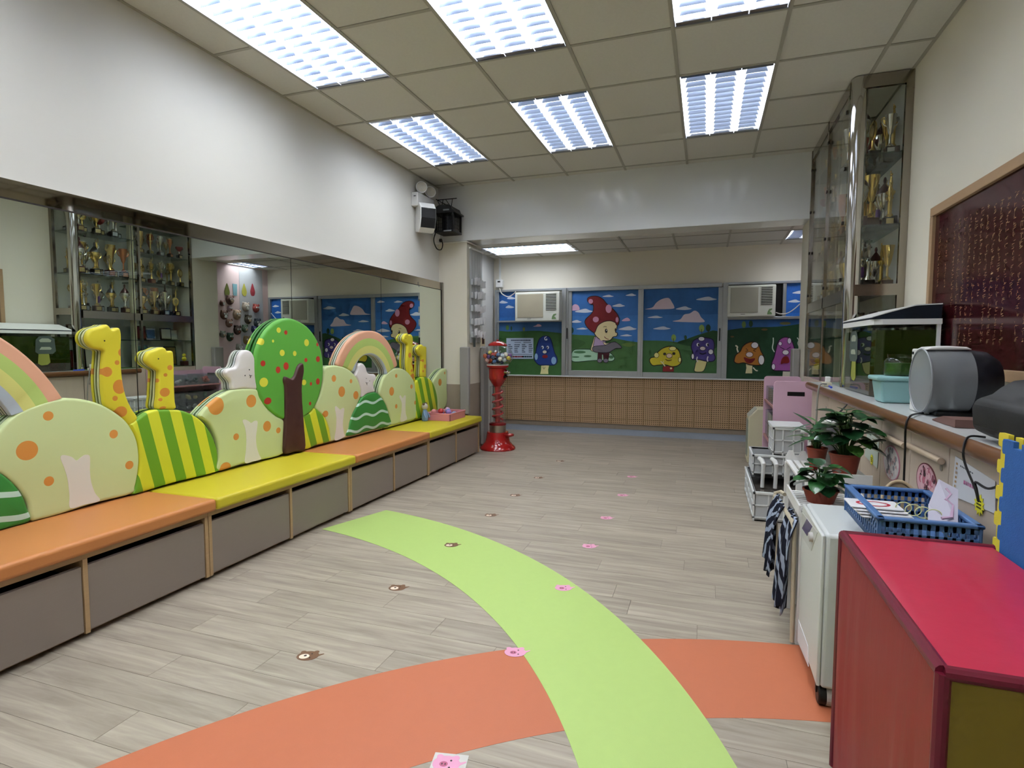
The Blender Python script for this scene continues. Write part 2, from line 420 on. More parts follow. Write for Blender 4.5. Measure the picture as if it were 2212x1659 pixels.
# ---- ceiling lights: recessed troffers with mirror louvres and three tubes
LOUV = M('louvre_aluminium', '#b4c3e0', .3, 1); TUBE = emit('fluorescent_tube', '#f4f9ff', 9.0); HOUS_GLOW = emit('housing_glow', '#e6eefc', 2.5); REFL_GLOW = emit('reflector_glow', '#e6eeff', 2.0); REFL_GLOW.cycles.emission_sampling = 'NONE'; HOUS_GLOW.cycles.emission_sampling = 'NONE'  # tube light bounced off housing back and reflectors is put in as emission
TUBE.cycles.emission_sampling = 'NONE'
def troffer(w=.6, l=1.2, lanes=3, blades=13):
    r = thing('ceiling_light', 'x', 'ceiling light')
    obj('glow_back', MB().box(.012, w-.012, .012, l-.012, .10, .108), HOUS_GLOW, r)
    h = MB(); h.box(.008, .012, .012, l-.012, 0, .108); h.box(w-.012, w-.008, .012, l-.012, 0, .108)
    h.box(.008, w-.008, .008, .012, 0, .108); h.box(.008, w-.008, l-.012, l-.008, 0, .108)
    obj('housing', h, M('housing_metal', '#8e8f90', .4, .5), r)
    lw = (w-.03)/lanes; bm = None
    for i in range(lanes):
        xc = .015+lw*(i+.5)
        obj('tube', MB().cyl((xc, .05, .072), (xc, l-.05, .066), .016, 10), TUBE, r, smooth=True)
    for i in range(lanes):                                          # parabolic trough round each tube: a sloping side left and right
        xa = .015+lw*i; xb = xa+lw; q = lw*.30
        for p in ([(xa, .003), (xa+.0015, .003), (xa+q*.55, .03), (xa+q, .085), (xa+q-.004, .085), (xa+q*.5, .033)], [(xb, .003), (xb-.0015, .003), (xb-q*.55, .03), (xb-q, .085), (xb-q+.004, .085), (xb-q*.5, .033)]):
            obj('reflector', MB().prism(p, .014, l-.014, 'xz'), REFL_GLOW, r)  # trough sides glow by themselves, standing in for reflected tube light
        for k in range(1, blades+1):
            y = .03+(l-.06)*k/(blades+1)
            if bm is None: bm = MB().add([(-lw*.36, -.001, .004), (lw*.36, -.001, .004), (lw*.36, .001, .004), (-lw*.36, .001, .004), (-lw*.30, -.009, .034), (lw*.30, -.009, .034), (lw*.30, .009, .034), (-lw*.30, .009, .034)],
                [(0,3,2,1),(4,5,6,7),(0,1,5,4),(1,2,6,5),(2,3,7,6),(3,0,4,7)]).mesh('louvre_blade', LOUV)
            o = bpy.data.objects.new('louvre_blade', bm); COL.objects.link(o); o.parent = r; o.location = ((xa+xb)/2, y, 0)
    for y in (.03, l-.03):
        obj('end_reflector', MB().prism([(y-.016, .004), (y+.016, .004), (y+.02, .05), (y-.02, .05)], .015, w-.015, 'yz'), M('end_aluminium', '#b9bcc2', .18, 1), r)
    return r
def lamp(loc, sx, sy, watts, spread=180):
    d = bpy.data.lights.new('ceiling_lamp', 'AREA'); d.shape = 'RECTANGLE'; d.size = sx; d.size_y = sy; d.energy = watts; d.color = LAMP_COL; d.spread = math.radians(spread)
    o = bpy.data.objects.new('ceiling_lamp', d); COL.objects.link(o); o.location = loc; return o
rowname = {-7: 'behind the photographer', -4: 'overhead', -1: 'in the nearer row', 2: 'in the farther row'}
colname = {0: 'left, along the mirror wall', 2: 'middle of its row', 4: 'right, nearest the trophy cabinet side'}
tr0 = None
for c, r in LIGHTS:
    loc = (.31+.6*c, 2.825+.6*r, H-.003)
    lab = 'recessed louvred ceiling light %s, %s' % (rowname[r], colname[c])
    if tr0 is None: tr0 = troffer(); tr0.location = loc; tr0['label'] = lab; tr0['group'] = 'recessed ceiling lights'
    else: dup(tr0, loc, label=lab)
    lamp((loc[0]+.3, loc[1]+.6, H+.088), .54, 1.12, LAMP_W)
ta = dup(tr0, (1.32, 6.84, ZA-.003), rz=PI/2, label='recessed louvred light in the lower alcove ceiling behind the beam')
lamp((.72, 7.14, ZA+.088), 1.12, .54, LAMP_W*.65)
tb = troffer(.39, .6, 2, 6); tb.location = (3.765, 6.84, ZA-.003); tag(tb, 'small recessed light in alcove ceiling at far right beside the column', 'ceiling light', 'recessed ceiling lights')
lamp((3.96, 7.14, ZA+.088), .34, .54, LAMP_W*.5)
# ================================================================== FLOOR STRIPES AND STICKERS
def band(c0, r0, c1, r1, a0, a1, z0, z1, n=60):
    """ring sector between two circles, angles in degrees"""
    mb = MB(); vs = []
    for i in range(n+1):
        t = math.radians(a0+(a1-a0)*i/n)
        for (cx, cy), r in ((c0, r0), (c1, r1)):
            vs += [(cx+r*math.cos(t), cy+r*math.sin(t), z1), (cx+r*math.cos(t), cy+r*math.sin(t), z0)]
    fs = []
    for i in range(n):
        a = 4*i; b = a+4
        fs += [(a, a+2, b+2, b), (a, b, b+1, a+1), (a+2, a+3, b+3, b+2), (a+1, b+1, b+3, a+3)]
    return mb.add(vs, fs)
ORV = M('orange_vinyl_floor', '#b96a48', .5, noise=.03, nscale=30, bump=.15, bscale=400)
GRV = M('green_vinyl_floor', '#a9c46e', .5, noise=.025, nscale=30, bump=.15, bscale=400)
solo('floor_stripe', band((3.701, -.23), 2.740, (3.813, -.372), 2.411, 78, 160, 0, .0008), ORV,
     'wide curved orange vinyl stripe set in the floor, passing under the green one', 'floor stripe')
solo('floor_stripe', band((.187, .558), 3.069, (.05, .236), 2.870, 7, 80, .0008, .0016), GRV,
     'wide curved lime green vinyl stripe sweeping from the bench across the floor', 'floor stripe')
STK = {'bear': M('bear_brown', '#6f4f37', .5), 'pig': M('pig_pink', '#dd9cba', .5), 'face': M('sticker_cream', '#ead9c4', .5), 'dark': M('sticker_dark', '#2b201c', .5),
       'snout': M('pig_snout', '#b45f7c', .5), 'film': glass('clear_film', '#e9e6e2', .25, .1, .10), 'white': M('sticker_white', '#e4e0dc', .5)}
def disc(mb, cx, cy, rx, ry, z, n=18):
    return mb.add([(cx+rx*math.cos(2*PI*i/n), cy+ry*math.sin(2*PI*i/n), z) for i in range(n)], [tuple(range(n))])
def slab(cx, cy, rx, ry, z0, z1, n=20, rot=0):
    c, s = math.cos(rot), math.sin(rot)
    pts = [(cx+rx*math.cos(2*PI*i/n)*c-ry*math.sin(2*PI*i/n)*s, cy+rx*math.cos(2*PI*i/n)*s+ry*math.sin(2*PI*i/n)*c) for i in range(n)]
    return MB().prism(pts, z0, z1, 'xy')
def sticker(kind, loc, rz, label, group):
    r = thing('%s_floor_sticker' % kind, label, 'floor sticker', loc, rz, group)
    b = slab(0, 0, .043, .034, .0003, .0007)
    obj('head', b, STK[kind], r)
    for s in (-1, 1): obj('ear', slab(.034*s*.75, .028, .011, .010, .0003, .0006, 12), STK[kind], r)
    obj('tail', MB().prism([(.038, -.006), (.06, .012), (.058, .017), (.036, .008)], .0003, .0006, 'xy'), STK[kind], r)
    if kind == 'bear':
        sn = obj('snout', slab(-.013, -.004, .02, .017, .0007, .001), STK['face'], r)
        obj('nose', slab(-.010, .001, .006, .006, .001, .0013, 10), STK['dark'], sn)
    else:
        sn = obj('snout', slab(-.008, -.002, .013, .011, .0007, .001), STK['snout'], r)
        for q in (-1, 1): obj('nostril', slab(-.008+.005*q, -.002, .002, .004, .001, .0012, 8), STK['dark'], sn)
    for q in (-1, 1): obj('eye', slab(.012+.0*q, .016*q*.9, .0035, .0035, .0007, .001, 8), STK['dark'], r)
    return r
bears = [(1210,996),(1163,1032),(1113,1070),(1060,1113),(975,1178),(858,1270),(665,1417)]
pigs = [(1365,1030),(1345,1070),(1310,1119),(1273,1180),(1217,1271),(1113,1410)]
where = ['farthest from the camera', 'second farthest in its column', 'third farthest in its column', 'just beyond the green stripe', 'lying on the green stripe', 'on the planks between green stripe and bench', 'nearest the camera']
wherep = ['farthest from the camera', 'second farthest in its column', 'third farthest in its column', 'just beyond the green stripe', 'at the right edge of the green stripe', 'where green and orange stripes meet']
for i, p in enumerate(bears):
    q = at(*p, 2, 0); z = .0016 if i == 4 else 0
    sticker('bear', (q.x, q.y, z+.0002), .35, 'brown bear head sticker on floor, '+where[i], 'bear stickers on the floor')
for i, p in enumerate(pigs):
    q = at(*p, 2, 0); z = .0016 if i in (4, 5) else 0
    sticker('pig', (q.x, q.y, z+.0002), .3, 'pink pig head sticker on floor, '+wherep[i], 'pig stickers on the floor')
q = at(964, 1651, 2, 0); s = sticker('pig', (q.x, q.y, .0012), .2, 'large pink pig sticker on clear film at the bottom edge of picture', 'pig stickers on the floor'); s.scale = (.95, .95, 1); obj('film', MB().box(-.046, .062, -.042, .044, -.0001, .0003), M('sticker_film', '#c3c0b9', .25), s)

# ================================================================== STORAGE BENCH
BWOOD = M('bench_plywood', '#b0926a', .5, noise=.12, nscale=5, stretch=(3, 1, 30))
DRW = M('drawer_laminate', '#8a7e74', .42, noise=.05, nscale=8, stretch=(1, 3, 60))
DARK = M('dark_gap', '#16100c', .8)
ORC = M('orange_cushion_vinyl', '#c07c45', .42, bump=.25, bscale=700); YEC = M('yellow_cushion_vinyl', '#c8b92b', .42, bump=.25, bscale=700)
BY = [.97, 2.192, 3.418, 4.636, 5.862]
bl = ['under the near orange cushion', 'under the near yellow cushion', 'under the far orange cushion', 'farthest, next to the column']
for i in range(4):
    y0, y1 = BY[i], BY[i+1]; ym = (y0+y1)/2
    r = thing('storage_bench', 'wooden storage bench unit with two taupe drawers, '+bl[i], 'bench', (.3, ym, 0), 0, 'bench units along the mirror wall')
    c = MB(); c.box(.056, .50, y0+.001, y1-.001, .025, .05); c.box(.056, .075, y0+.001, y1-.001, .05, .335); c.box(.056, .525, y0+.001, y1-.001, .335, .362)
    c.box(.09, .47, y0+.01, y1-.01, 0, .025)
    obj('carcass', c, BWOOD, r, world=True)
    for yy, nm in ((y0+.0115, 'side_board'), (ym, 'divider'), (y1-.0115, 'side_board')):
        obj(nm, MB().box(.076, .527, yy-.0095, yy+.0095, .02, .335), BWOOD, r, world=True)
    for a, b in ((y0+.021, ym-.0095), (ym+.0095, y1-.021)):
        d = obj('drawer', MB().box(.50, .522, a+.003, b-.003, .028, .305), DRW, r, world=True, bev=.0015)
        obj('drawer_box', MB().box(.10, .498, a+.012, b-.012, .056, .27), DARK, d, world=True)
CY_ = [.97, 2.222, 3.452, 4.612, 5.875]
cl = [('orange', 'nearest the camera'), ('yellow', 'second along, below the striped hill and tree'), ('orange', 'third along, right of the tree trunk'), ('yellow', 'farthest, ending at the column')]
for i in range(4):
    mb = MB().box(.056, .56, CY_[i]+.0015, CY_[i+1]-.0015, .3625, .425)
    solo('bench_cushion', mb, ORC if cl[i][0] == 'orange' else YEC, '%s vinyl seat cushion on the bench, %s' % cl[i], 'cushion', 'seat cushions on the bench', bev=.016, seg=4)

# ================================================================== PADDED CUT-OUT BACKRESTS
R3 = lambda pts: [(x/3.95, 680+y/3.95) for x, y in pts]
R4 = lambda pts: [(420+x/3.95, 660+y/3.95) for x, y in pts]
SEAT = .4265
def yz(p, xf): q = at(p[0], p[1], 0, xf); return (q.y, q.z)
def _dseg(p, a, b):
    dx, dy = b[0]-a[0], b[1]-a[1]; L = dx*dx+dy*dy
    t = 0 if L == 0 else max(0, min(1, ((p[0]-a[0])*dx+(p[1]-a[1])*dy)/L))
    return math.hypot(p[0]-a[0]-t*dx, p[1]-a[1]-t*dy)
def _inside(p, pts):
    c = False; n = len(pts)
    for i in range(n):
        (x1, y1), (x2, y2) = pts[i], pts[(i+1) % n]
        if (y1 > p[1]) != (y2 > p[1]) and p[0] < (x2-x1)*(p[1]-y1)/(y2-y1)+x1: c = not c
    return c
def offs_in(pts, d):
    """outline moved inwards by d, held back where it would cross itself"""
    if d == 0: return list(pts)
    n = len(pts); A = sum(pts[i][0]*pts[(i+1) % n][1]-pts[(i+1) % n][0]*pts[i][1] for i in range(n)); s = 1 if A > 0 else -1
    es = []; nr = []
    for i in range(n):
        a, b, c = pts[i-1], pts[i], pts[(i+1) % n]
        tx, ty = c[0]-a[0], c[1]-a[1]; L = math.hypot(tx, ty) or 1; e = d
        nr.append((-ty/L*s, tx/L*s))
        for _ in range(7):
            q = (b[0]+nr[-1][0]*e, b[1]+nr[-1][1]*e)
            if _inside(q, pts) and min(_dseg(q, pts[j], pts[(j+1) % n]) for j in range(n)) > .8*e: break
            e *= .6
        es.append(e)
    es = [min(es[(i+k) % n] for k in range(-2, 3)) for i in range(n)]
    es = [sum(es[(i+k) % n] for k in range(-2, 3))/5 for i in range(n)]
    out = [(p[0]+m[0]*e, p[1]+m[1]*e) for p, m, e in zip(pts, nr, es)]
    for _ in range(4):
        for i in range(n):
            j = (i+1) % n
            if (out[j][0]-out[i][0])*(pts[j][0]-pts[i][0])+(out[j][1]-out[i][1])*(pts[j][1]-pts[i][1]) < 0:
                m = ((out[i][0]+out[j][0])/2, (out[i][1]+out[j][1])/2); out[i] = out[j] = m
    return out
def ring_mesh(rings, x_cap):
    """rings: list of (outline, x) from back to front"""
    mb = MB(); n = len(rings[0][0]); vs = [(x, u, v) for o, x in rings for u, v in o]
    fs = [(k*n+i, k*n+(i+1) % n, (k+1)*n+(i+1) % n, (k+1)*n+i) for k in range(len(rings)-1) for i in range(n)]
    fs += [tuple(range(n-1, -1, -1)), tuple(range((len(rings)-1)*n, len(rings)*n))]
    return mb.add(vs, fs)
SEAM = M('dark_green_seam', '#1e2a22', .6)
def prof(d): return [(0, -.026), (0, -d*.85), (d*.12, -d*.5), (d*.32, -d*.24), (d*.62, -d*.07), (d, 0)]
def pad(name, label, cat, px, xf, front, back='#c9d9b0', d=.016, k=5, smooth=True, outline=None, closed_curve=True, group=None, mat_fn=None, th=.042):
    o = outline if outline else [yz(p, xf) for p in px]
    o = [(u, max(v, SEAT)) for u, v in o]
    if closed_curve: o = cat_rom(o, k)
    o = [(u, max(v, SEAT)) for u, v in o]
    # thin out points that almost coincide
    q = [o[0]]
    for p in o[1:]:
        if math.hypot(p[0]-q[-1][0], p[1]-q[-1][1]) > .004: q.append(p)
    if math.hypot(q[0][0]-q[-1][0], q[0][1]-q[-1][1]) < .004: q.pop()
    o = q
    ym = sum(p[0] for p in o)/len(o); zb = min(p[1] for p in o); loc = Vector((xf, ym, zb))
    r = thing(name, label, cat, loc, 0, group)
    rings = [(offs_in(o, a), xf+b) for a, b in prof(d)]
    m = mat_fn(ym, zb) if mat_fn else front
    obj('padded_front', ring_mesh(rings, xf), m, r, world=True, smooth=True, ang=50)
    ins = offs_in(o, .004)
    obj('seam', ring_mesh([(ins, xf-.0325), (ins, xf-.026)], 0), SEAM, r, world=True)
    obj('back_panel', ring_mesh([(o, xf-th), (o, xf-.0325)], 0), M('pad_back_'+back, back, .5), r, world=True)
    return r
def espot(px, py, rx, ry, xf):
    c = yz((px, py), xf); a = yz((px+rx, py), xf); b_ = yz((px, py-ry), xf)
    return c[0], c[1], abs(a[0]-c[0]), abs(b_[1]-c[1])
def spotted(name, base, spots, xf, rough=.45, extra=None):
    """spots: list of (px,py,rx,ry,colour) in full-picture pixels"""
    def fn(ym, zb):
        L = []
        for s in spots:
            c = espot(s[0], s[1], s[2], s[3], xf); L.append((ell(c[0]-ym, c[1]-zb, c[2], c[3]), s[4]))
        if extra: L += extra(ym, zb)
        return printed(name, base, L, rough, 'yz', bump=.15)
    return fn
PALE, SPOT, TRUNKW = '#cfdd9f', '#d99445', '#e4e2d4'
def trunk(parent, px, xf):
    o = cat_rom([yz(p, xf) for p in px], 4); o = [(u, max(v, SEAT)) for u, v in o]
    obj('printed_trunk', MB().prism(o, xf, xf+.0012, 'yz'), M('printed_trunk_white', TRUNKW, .5), parent, world=True)
GB = 'padded backrest cut-outs on the bench'
S3 = lambda L, c=SPOT: [(x/3.95, 680+y/3.95, rx/3.95, ry/3.95, c) for x, y, rx, ry in L]
S4 = lambda L, c=SPOT: [(420+x/3.95, 660+y/3.95, rx/3.95, ry/3.95, c) for x, y, rx, ry in L]
# pale hill, nearest
h1 = pad('hill_backrest', 'large pale green padded hill with orange spots and white trunk, nearest the camera', 'backrest',
    [(-30,960),(0,929),(25,903),(58,882),(109,865),(152,860),(197,866),(233,880),(263,900),(281,919),(296,948),(302,984),(300,1019),(294,1050),(286,1067),(215,1085),(150,1105),(75,1128),(60,1085),(38,1052),(0,1022),(-40,1010)], .100, None, group=GB,
    mat_fn=spotted('pale_hill_print_a', PALE, S3([(412,863,45,40),(232,1158,94,83),(970,1018,36,37),(1104,1282,35,36),(418,1420,44,41)]), .100))
trunk(h1, R3([(600,1650),(592,1540),(575,1400),(545,1300),(515,1225),(530,1198),(570,1200),(615,1215),(652,1243),(690,1215),(725,1195),(760,1200),(768,1240),(766,1330),(778,1430),(810,1520),(850,1585),(720,1620)]), .100)
def wavy(name, base, line, z0, pitch, amp, wl, wd, tilt=0):
    def mk(ym, zb):
        def f(U, V):
            ph = (U*(2*PI/wl)).sin()*amp
            return ((V+zb-z0+ph+U*tilt)/pitch).frac().lt(wd)
        return printed(name, base, [(f, line)], .45, 'yz', bump=.15)
    return mk
_p0 = yz((20,1080), .104); _p1 = yz((20,1125), .104)
pad('hill_backrest', 'dark green padded hill with white wavy lines at the left picture edge', 'backrest',
    [(-60,1060),(-30,1028),(0,1022),(20,1034),(38,1052),(53,1075),(62,1100),(68,1125),(30,1140),(-60,1170)], .104, None, back='#1e5a2a', group=GB,
    mat_fn=wavy('wavy_print_a', '#3a8a3c', '#bfe0cf', SEAT+.03, .105, .014, .30, .24, -.1))
# rainbow, nearest (partly outside the picture)
def circ(pts):
    n = len(pts); mu = sum(p[0] for p in pts)/n; mv = sum(p[1] for p in pts)/n
    suu = suv = svv = a = b = 0.0
    for p in pts:
        u, v = p[0]-mu, p[1]-mv; suu += u*u; suv += u*v; svv += v*v; a += u*(u*u+v*v)/2; b += v*(u*u+v*v)/2
    det = suu*svv-suv*suv; cu = (a*svv-b*suv)/det; cv = (b*suu-a*suv)/det
    return cu+mu, cv+mv, math.sqrt(cu*cu+cv*cv+(suu+svv)/n)
RB = ['#e4ac8c', '#b7d073', '#dcdc82', '#bccbd6']
def rainbow_mat(name, cx, cz, r0, r1, sy=1):
    def mk(ym, zb):
        def rad(U, V): a = (U-(cx-ym))/sy; c = V-(cz-zb); return (a*a+c*c).sqrt()
        w_ = (r1-r0)
        return printed(name, RB[0], [((lambda U, V: rad(U, V).lt(r0+.72*w_)), RB[1]), ((lambda U, V: rad(U, V).lt(r0+.47*w_)), RB[2]), ((lambda U, V: rad(U, V).lt(r0+.22*w_)), RB[3])], .45, 'yz', bump=.15)
    return mk
XR = .097
# far rainbow first: it gives the size
oo_ = [yz(p, XR) for p in R4([(1235,450),(1265,380),(1310,310),(1370,255),(1430,225),(1490,215),(1560,225),(1620,265),(1670,330),(1710,420),(1733,510)])]
ii_ = [yz(p, XR) for p in R4([(1630,545),(1600,490),(1560,440),(1510,420),(1460,425),(1420,450),(1390,500)])]
c1 = circ(oo_); c0 = circ(ii_)
rb2 = pad('rainbow_backrest', 'padded pastel rainbow arch behind the dark green wavy hill, farther along bench', 'backrest',
    R4([(1222,515),(1235,450),(1265,380),(1310,310),(1370,255),(1430,225),(1490,215),(1560,225),(1620,265),(1670,330),(1710,420),(1733,510),(1690,545),(1640,590),(1630,545),(1600,490),(1560,440),(1510,420),(1460,425),(1420,450),(1390,500),(1368,565),(1290,530)]), XR, None, back='#d8d8c8', group=GB,
    mat_fn=rainbow_mat('rainbow_print_b', c1[0], c1[1], min(c0[2], c1[2]*.5), c1[2]))
oo_ = [yz(p, XR) for p in R3([(0,185),(100,240),(200,320),(290,400),(380,500),(450,590),(500,660),(530,710)])]
ii_ = [yz(p, XR) for p in R3([(0,710),(50,770),(100,860)])]
c1n = circ(oo_); Rn = c1n[2]
ri = math.hypot(ii_[2][0]-c1n[0], ii_[2][1]-c1n[1])
a0 = math.atan2(oo_[-1][1]-c1n[1], oo_[-1][0]-c1n[0]); a1 = PI-a0
outl = [(c1n[0]+Rn*math.cos(a0+(a1-a0)*i/40), c1n[1]+Rn*math.sin(a0+(a1-a0)*i/40)) for i in range(41)]
b0 = math.atan2(ii_[2][1]-c1n[1], ii_[2][0]-c1n[0])
outl += [(c1n[0]+ri*math.cos(PI-b0+(2*b0-PI)*i/30), c1n[1]+ri*math.sin(PI-b0+(2*b0-PI)*i/30)) for i in range(31)]
pad('rainbow_backrest', 'padded pastel rainbow arch cut by the left picture edge', 'backrest', None, XR, None, outline=outl, closed_curve=False, back='#d8d8c8', group=GB,
    mat_fn=rainbow_mat('rainbow_print_a', c1n[0], c1n[1], ri, Rn))
# giraffes
GY, GO = '#e2d437', '#d98f3c'
def gir(label, px, spots, xf, eye, nm):
    g = pad('giraffe_backrest', label, 'backrest', px, xf, None, back='#d9d9a0', d=.014, k=4, group=GB, mat_fn=spotted(nm, GY, [s[:4]+(GO,) for s in spots], xf))
    e = yz(eye, xf); obj('eye', MB().lathe([(.004, 0), (.003, .002), (.0001, .0025)], (xf, e[0], e[1]), 10, 'x'), M('pad_eye', '#3a3420', .5), g, world=True)
gir('tall yellow padded giraffe with orange spots, nearest the camera', R3([(1180,885),(1130,800),(1085,700),(1060,600),(1045,480),(1040,300),(1042,180),(1030,120),(1008,110),(985,118),(962,128),(945,105),(925,85),(900,85),(875,98),(800,118),(760,150),(745,190),(750,230),(775,265),(820,290),(862,297),(888,308),(890,340),(880,480),(880,600),(890,700),(910,780),(1000,835),(1060,890),(1110,945)]),
    S3([(1045,322,36,36),(999,408,20,20),(915,487,42,42),(1020,614,55,61),(982,713,23,22),(1032,828,53,47)]), .098, (892/3.95, 680+222/3.95), 'giraffe_print_a')
gir('smaller yellow padded giraffe standing behind the near striped hill', R3([(1345,800),(1350,700),(1355,600),(1360,490),(1345,468),(1310,450),(1270,420),(1250,390),(1255,350),(1280,315),(1330,300),(1362,285),(1395,277),(1420,290),(1434,312),(1452,308),(1475,310),(1485,330),(1490,400),(1492,500),(1495,650),(1500,740),(1505,800),(1425,806)]),
    S3([(1450,451,22,22),(1412,513,17,15),(1407,661,42,38),(1370,724,17,14),(1390,795,28,14),(1350,560,14,20)]), .098, (1352/3.95, 680+376/3.95), 'giraffe_print_b')
gir('tall thin yellow padded giraffe near the far end of bench', R4([(1885,645),(1872,560),(1864,480),(1864,380),(1868,290),(1858,252),(1845,246),(1832,252),(1818,238),(1798,252),(1785,280),(1790,305),(1810,320),(1822,338),(1818,420),(1815,500),(1825,560),(1850,605)]),
    S4([(1838,424,13,22),(1862,495,10,20),(1862,605,16,25),(1855,555,8,12)]), .098, (420+1803/3.95, 660+282/3.95), 'giraffe_print_c')
gir('small yellow padded giraffe standing behind the far striped hill', R4([(1938,603),(1940,520),(1942,440),(1925,425),(1905,395),(1905,365),(1925,340),(1945,333),(1957,346),(1975,348),(1982,370),(1980,480),(1978,603),(1958,608)]),
    S4([(1950,470,8,12),(1968,520,10,18),(1952,560,7,10)]), .098, (420+1920/3.95, 660+372/3.95), 'giraffe_print_d')
# striped hills
def striped(nm, top, bot, pitch_px, xf, ph=0.0):
    a = yz(top, xf); b = yz(bot, xf); c = yz((top[0]+pitch_px, top[1]), xf); k = (b[0]-a[0])/(a[1]-b[1]); p = abs(c[0]-a[0])
    def mk(ym, zb):
        f = lambda U, V: ((U+(ym-a[0])+(V+(zb-a[1]))*k)/p+ph).frac().lt(.5)
        return printed(nm, '#d8dc35', [(f, '#6ea527')], .45, 'yz', bump=.15)
    return mk
pad('striped_hill_backrest', 'green and yellow striped padded hill below the small giraffe, nearest the camera', 'backrest',
    R3([(1110,945),(1150,910),(1200,870),(1260,830),(1330,810),(1420,808),(1520,812),(1600,830),(1680,870),(1750,930),(1810,1020),(1850,1120),(1865,1220),(1855,1300),(1840,1345),(1500,1430),(1270,1500),(1140,1535),(1160,1460),(1190,1330),(1193,1190),(1170,1060)]), .102, None, back='#4f7a1c', group=GB,
    mat_fn=striped('stripe_print_a', R3([(1350,815)])[0], R3([(1505,1420)])[0], 185/3.95, .102))
pad('striped_hill_backrest', 'green and yellow striped padded hill tucked right of the brown tree trunk', 'backrest',
    R4([(925,950),(990,915),(1030,875),(1080,910),(1120,960),(1150,1030),(1163,1100),(1160,1160),(1050,1190),(938,1222),(930,1040)]), .102, None, back='#4f7a1c', group=GB,
    mat_fn=striped('stripe_print_b', R4([(1030,880)])[0], R4([(1100,1170)])[0], 105/3.95, .102))
pad('striped_hill_backrest', 'green and yellow striped padded hill at the far end of bench by pink basket', 'backrest',
    R4([(1893,960),(1895,840),(1892,740),(1887,665),(1900,640),(1940,610),(1980,612),(2020,635),(2050,690),(2070,760),(2078,840),(2070,920),(1980,945)]), .102, None, back='#4f7a1c', group=GB,
    mat_fn=striped('stripe_print_c', R4([(1960,612)])[0], R4([(2020,930)])[0], 56/3.95, .102))
# pale hills
h2 = pad('hill_backrest', 'pale green padded hill with orange spots left of the apple tree', 'backrest',
    R4([(205,1412),(210,1300),(203,1180),(172,1080),(122,1000),(52,950),(80,900),(150,830),(230,770),(330,720),(430,710),(535,715),(560,780),(620,870),(700,940),(768,985),(768,1100),(760,1265),(450,1340)]), .100, None, group=GB,
    mat_fn=spotted('pale_hill_print_b', PALE, S4([(185,855,66,78),(485,815,42,54),(356,1120,24,29),(620,1030,33,45),(716,1065,19,25),(265,1390,48,52)]), .100))
trunk(h2, R4([(430,1340),(440,1230),(442,1120),(430,1040),(410,985),(430,972),(460,985),(485,1002),(510,985),(537,988),(535,1040),(525,1120),(530,1200),(550,1270),(567,1310),(500,1330)]), .100)
h3 = pad('hill_backrest', 'pale green padded hill with orange spots right of the apple tree', 'backrest',
    R4([(1112,545),(1150,518),(1220,512),(1290,530),(1350,570),(1400,640),(1425,720),(1420,780),(1390,850),(1350,930),(1325,1010),(1308,1115),(1235,1135),(1163,1160),(1163,1100),(1150,1030),(1110,950),(1035,872),(1075,770),(1100,660)]), .100, None, group=GB,
    mat_fn=spotted('pale_hill_print_c', PALE, S4([(1190,622,19,29),(1336,645,11,18),(1257,735,28,45),(1378,765,22,35),(1118,925,24,28)]), .100))
trunk(h3, R4([(1198,1150),(1208,1050),(1210,950),(1198,875),(1208,858),(1228,875),(1245,888),(1262,875),(1278,880),(1272,940),(1266,1020),(1275,1090),(1280,1118)]), .100)
h4 = pad('hill_backrest', 'pale green padded hill with orange spots right of the dark wavy hill', 'backrest',
    R4([(1675,1020),(1672,950),(1650,880),(1610,800),(1582,755),(1592,690),(1622,610),(1680,552),(1740,535),(1800,550),(1850,600),(1880,660),(1890,740),(1893,840),(1890,962),(1780,992)]), .100, None, group=GB,
    mat_fn=spotted('pale_hill_print_d', PALE, S4([(1722,600,10,17),(1683,732,20,37),(1852,692,10,18),(1884,828,9,17),(1722,860,10,19)]), .100))
trunk(h4, R4([(1758,990),(1766,900),(1768,830),(1748,780),(1758,766),(1775,790),(1790,768),(1803,775),(1800,850),(1803,920),(1812,970)]), .100)
pad('hill_backrest', 'last pale green padded hill touching the column behind pink basket', 'backrest',
    R4([(2042,655),(2062,608),(2100,560),(2135,537),(2152,545),(2155,600),(2156,700),(2156,835),(2110,900),(2080,905),(2078,820),(2062,720)]), .100, None, group=GB,
    mat_fn=spotted('pale_hill_print_e', PALE, S4([(2095,655,14,30),(2135,575,5,12)]), .100))
pad('hill_backrest', 'dark green padded hill with white wavy lines under the far rainbow', 'backrest',
    R4([(1308,1115),(1320,1040),(1350,940),(1390,860),(1430,790),(1480,755),(1540,740),(1580,760),(1630,830),(1660,920),(1675,1022),(1500,1070)]), .106, None, back='#1e5a2a', group=GB,
    mat_fn=wavy('wavy_print_b', '#3a8a3c', '#bfe0cf', SEAT+.05, .112, .013, .26, .2, 0))
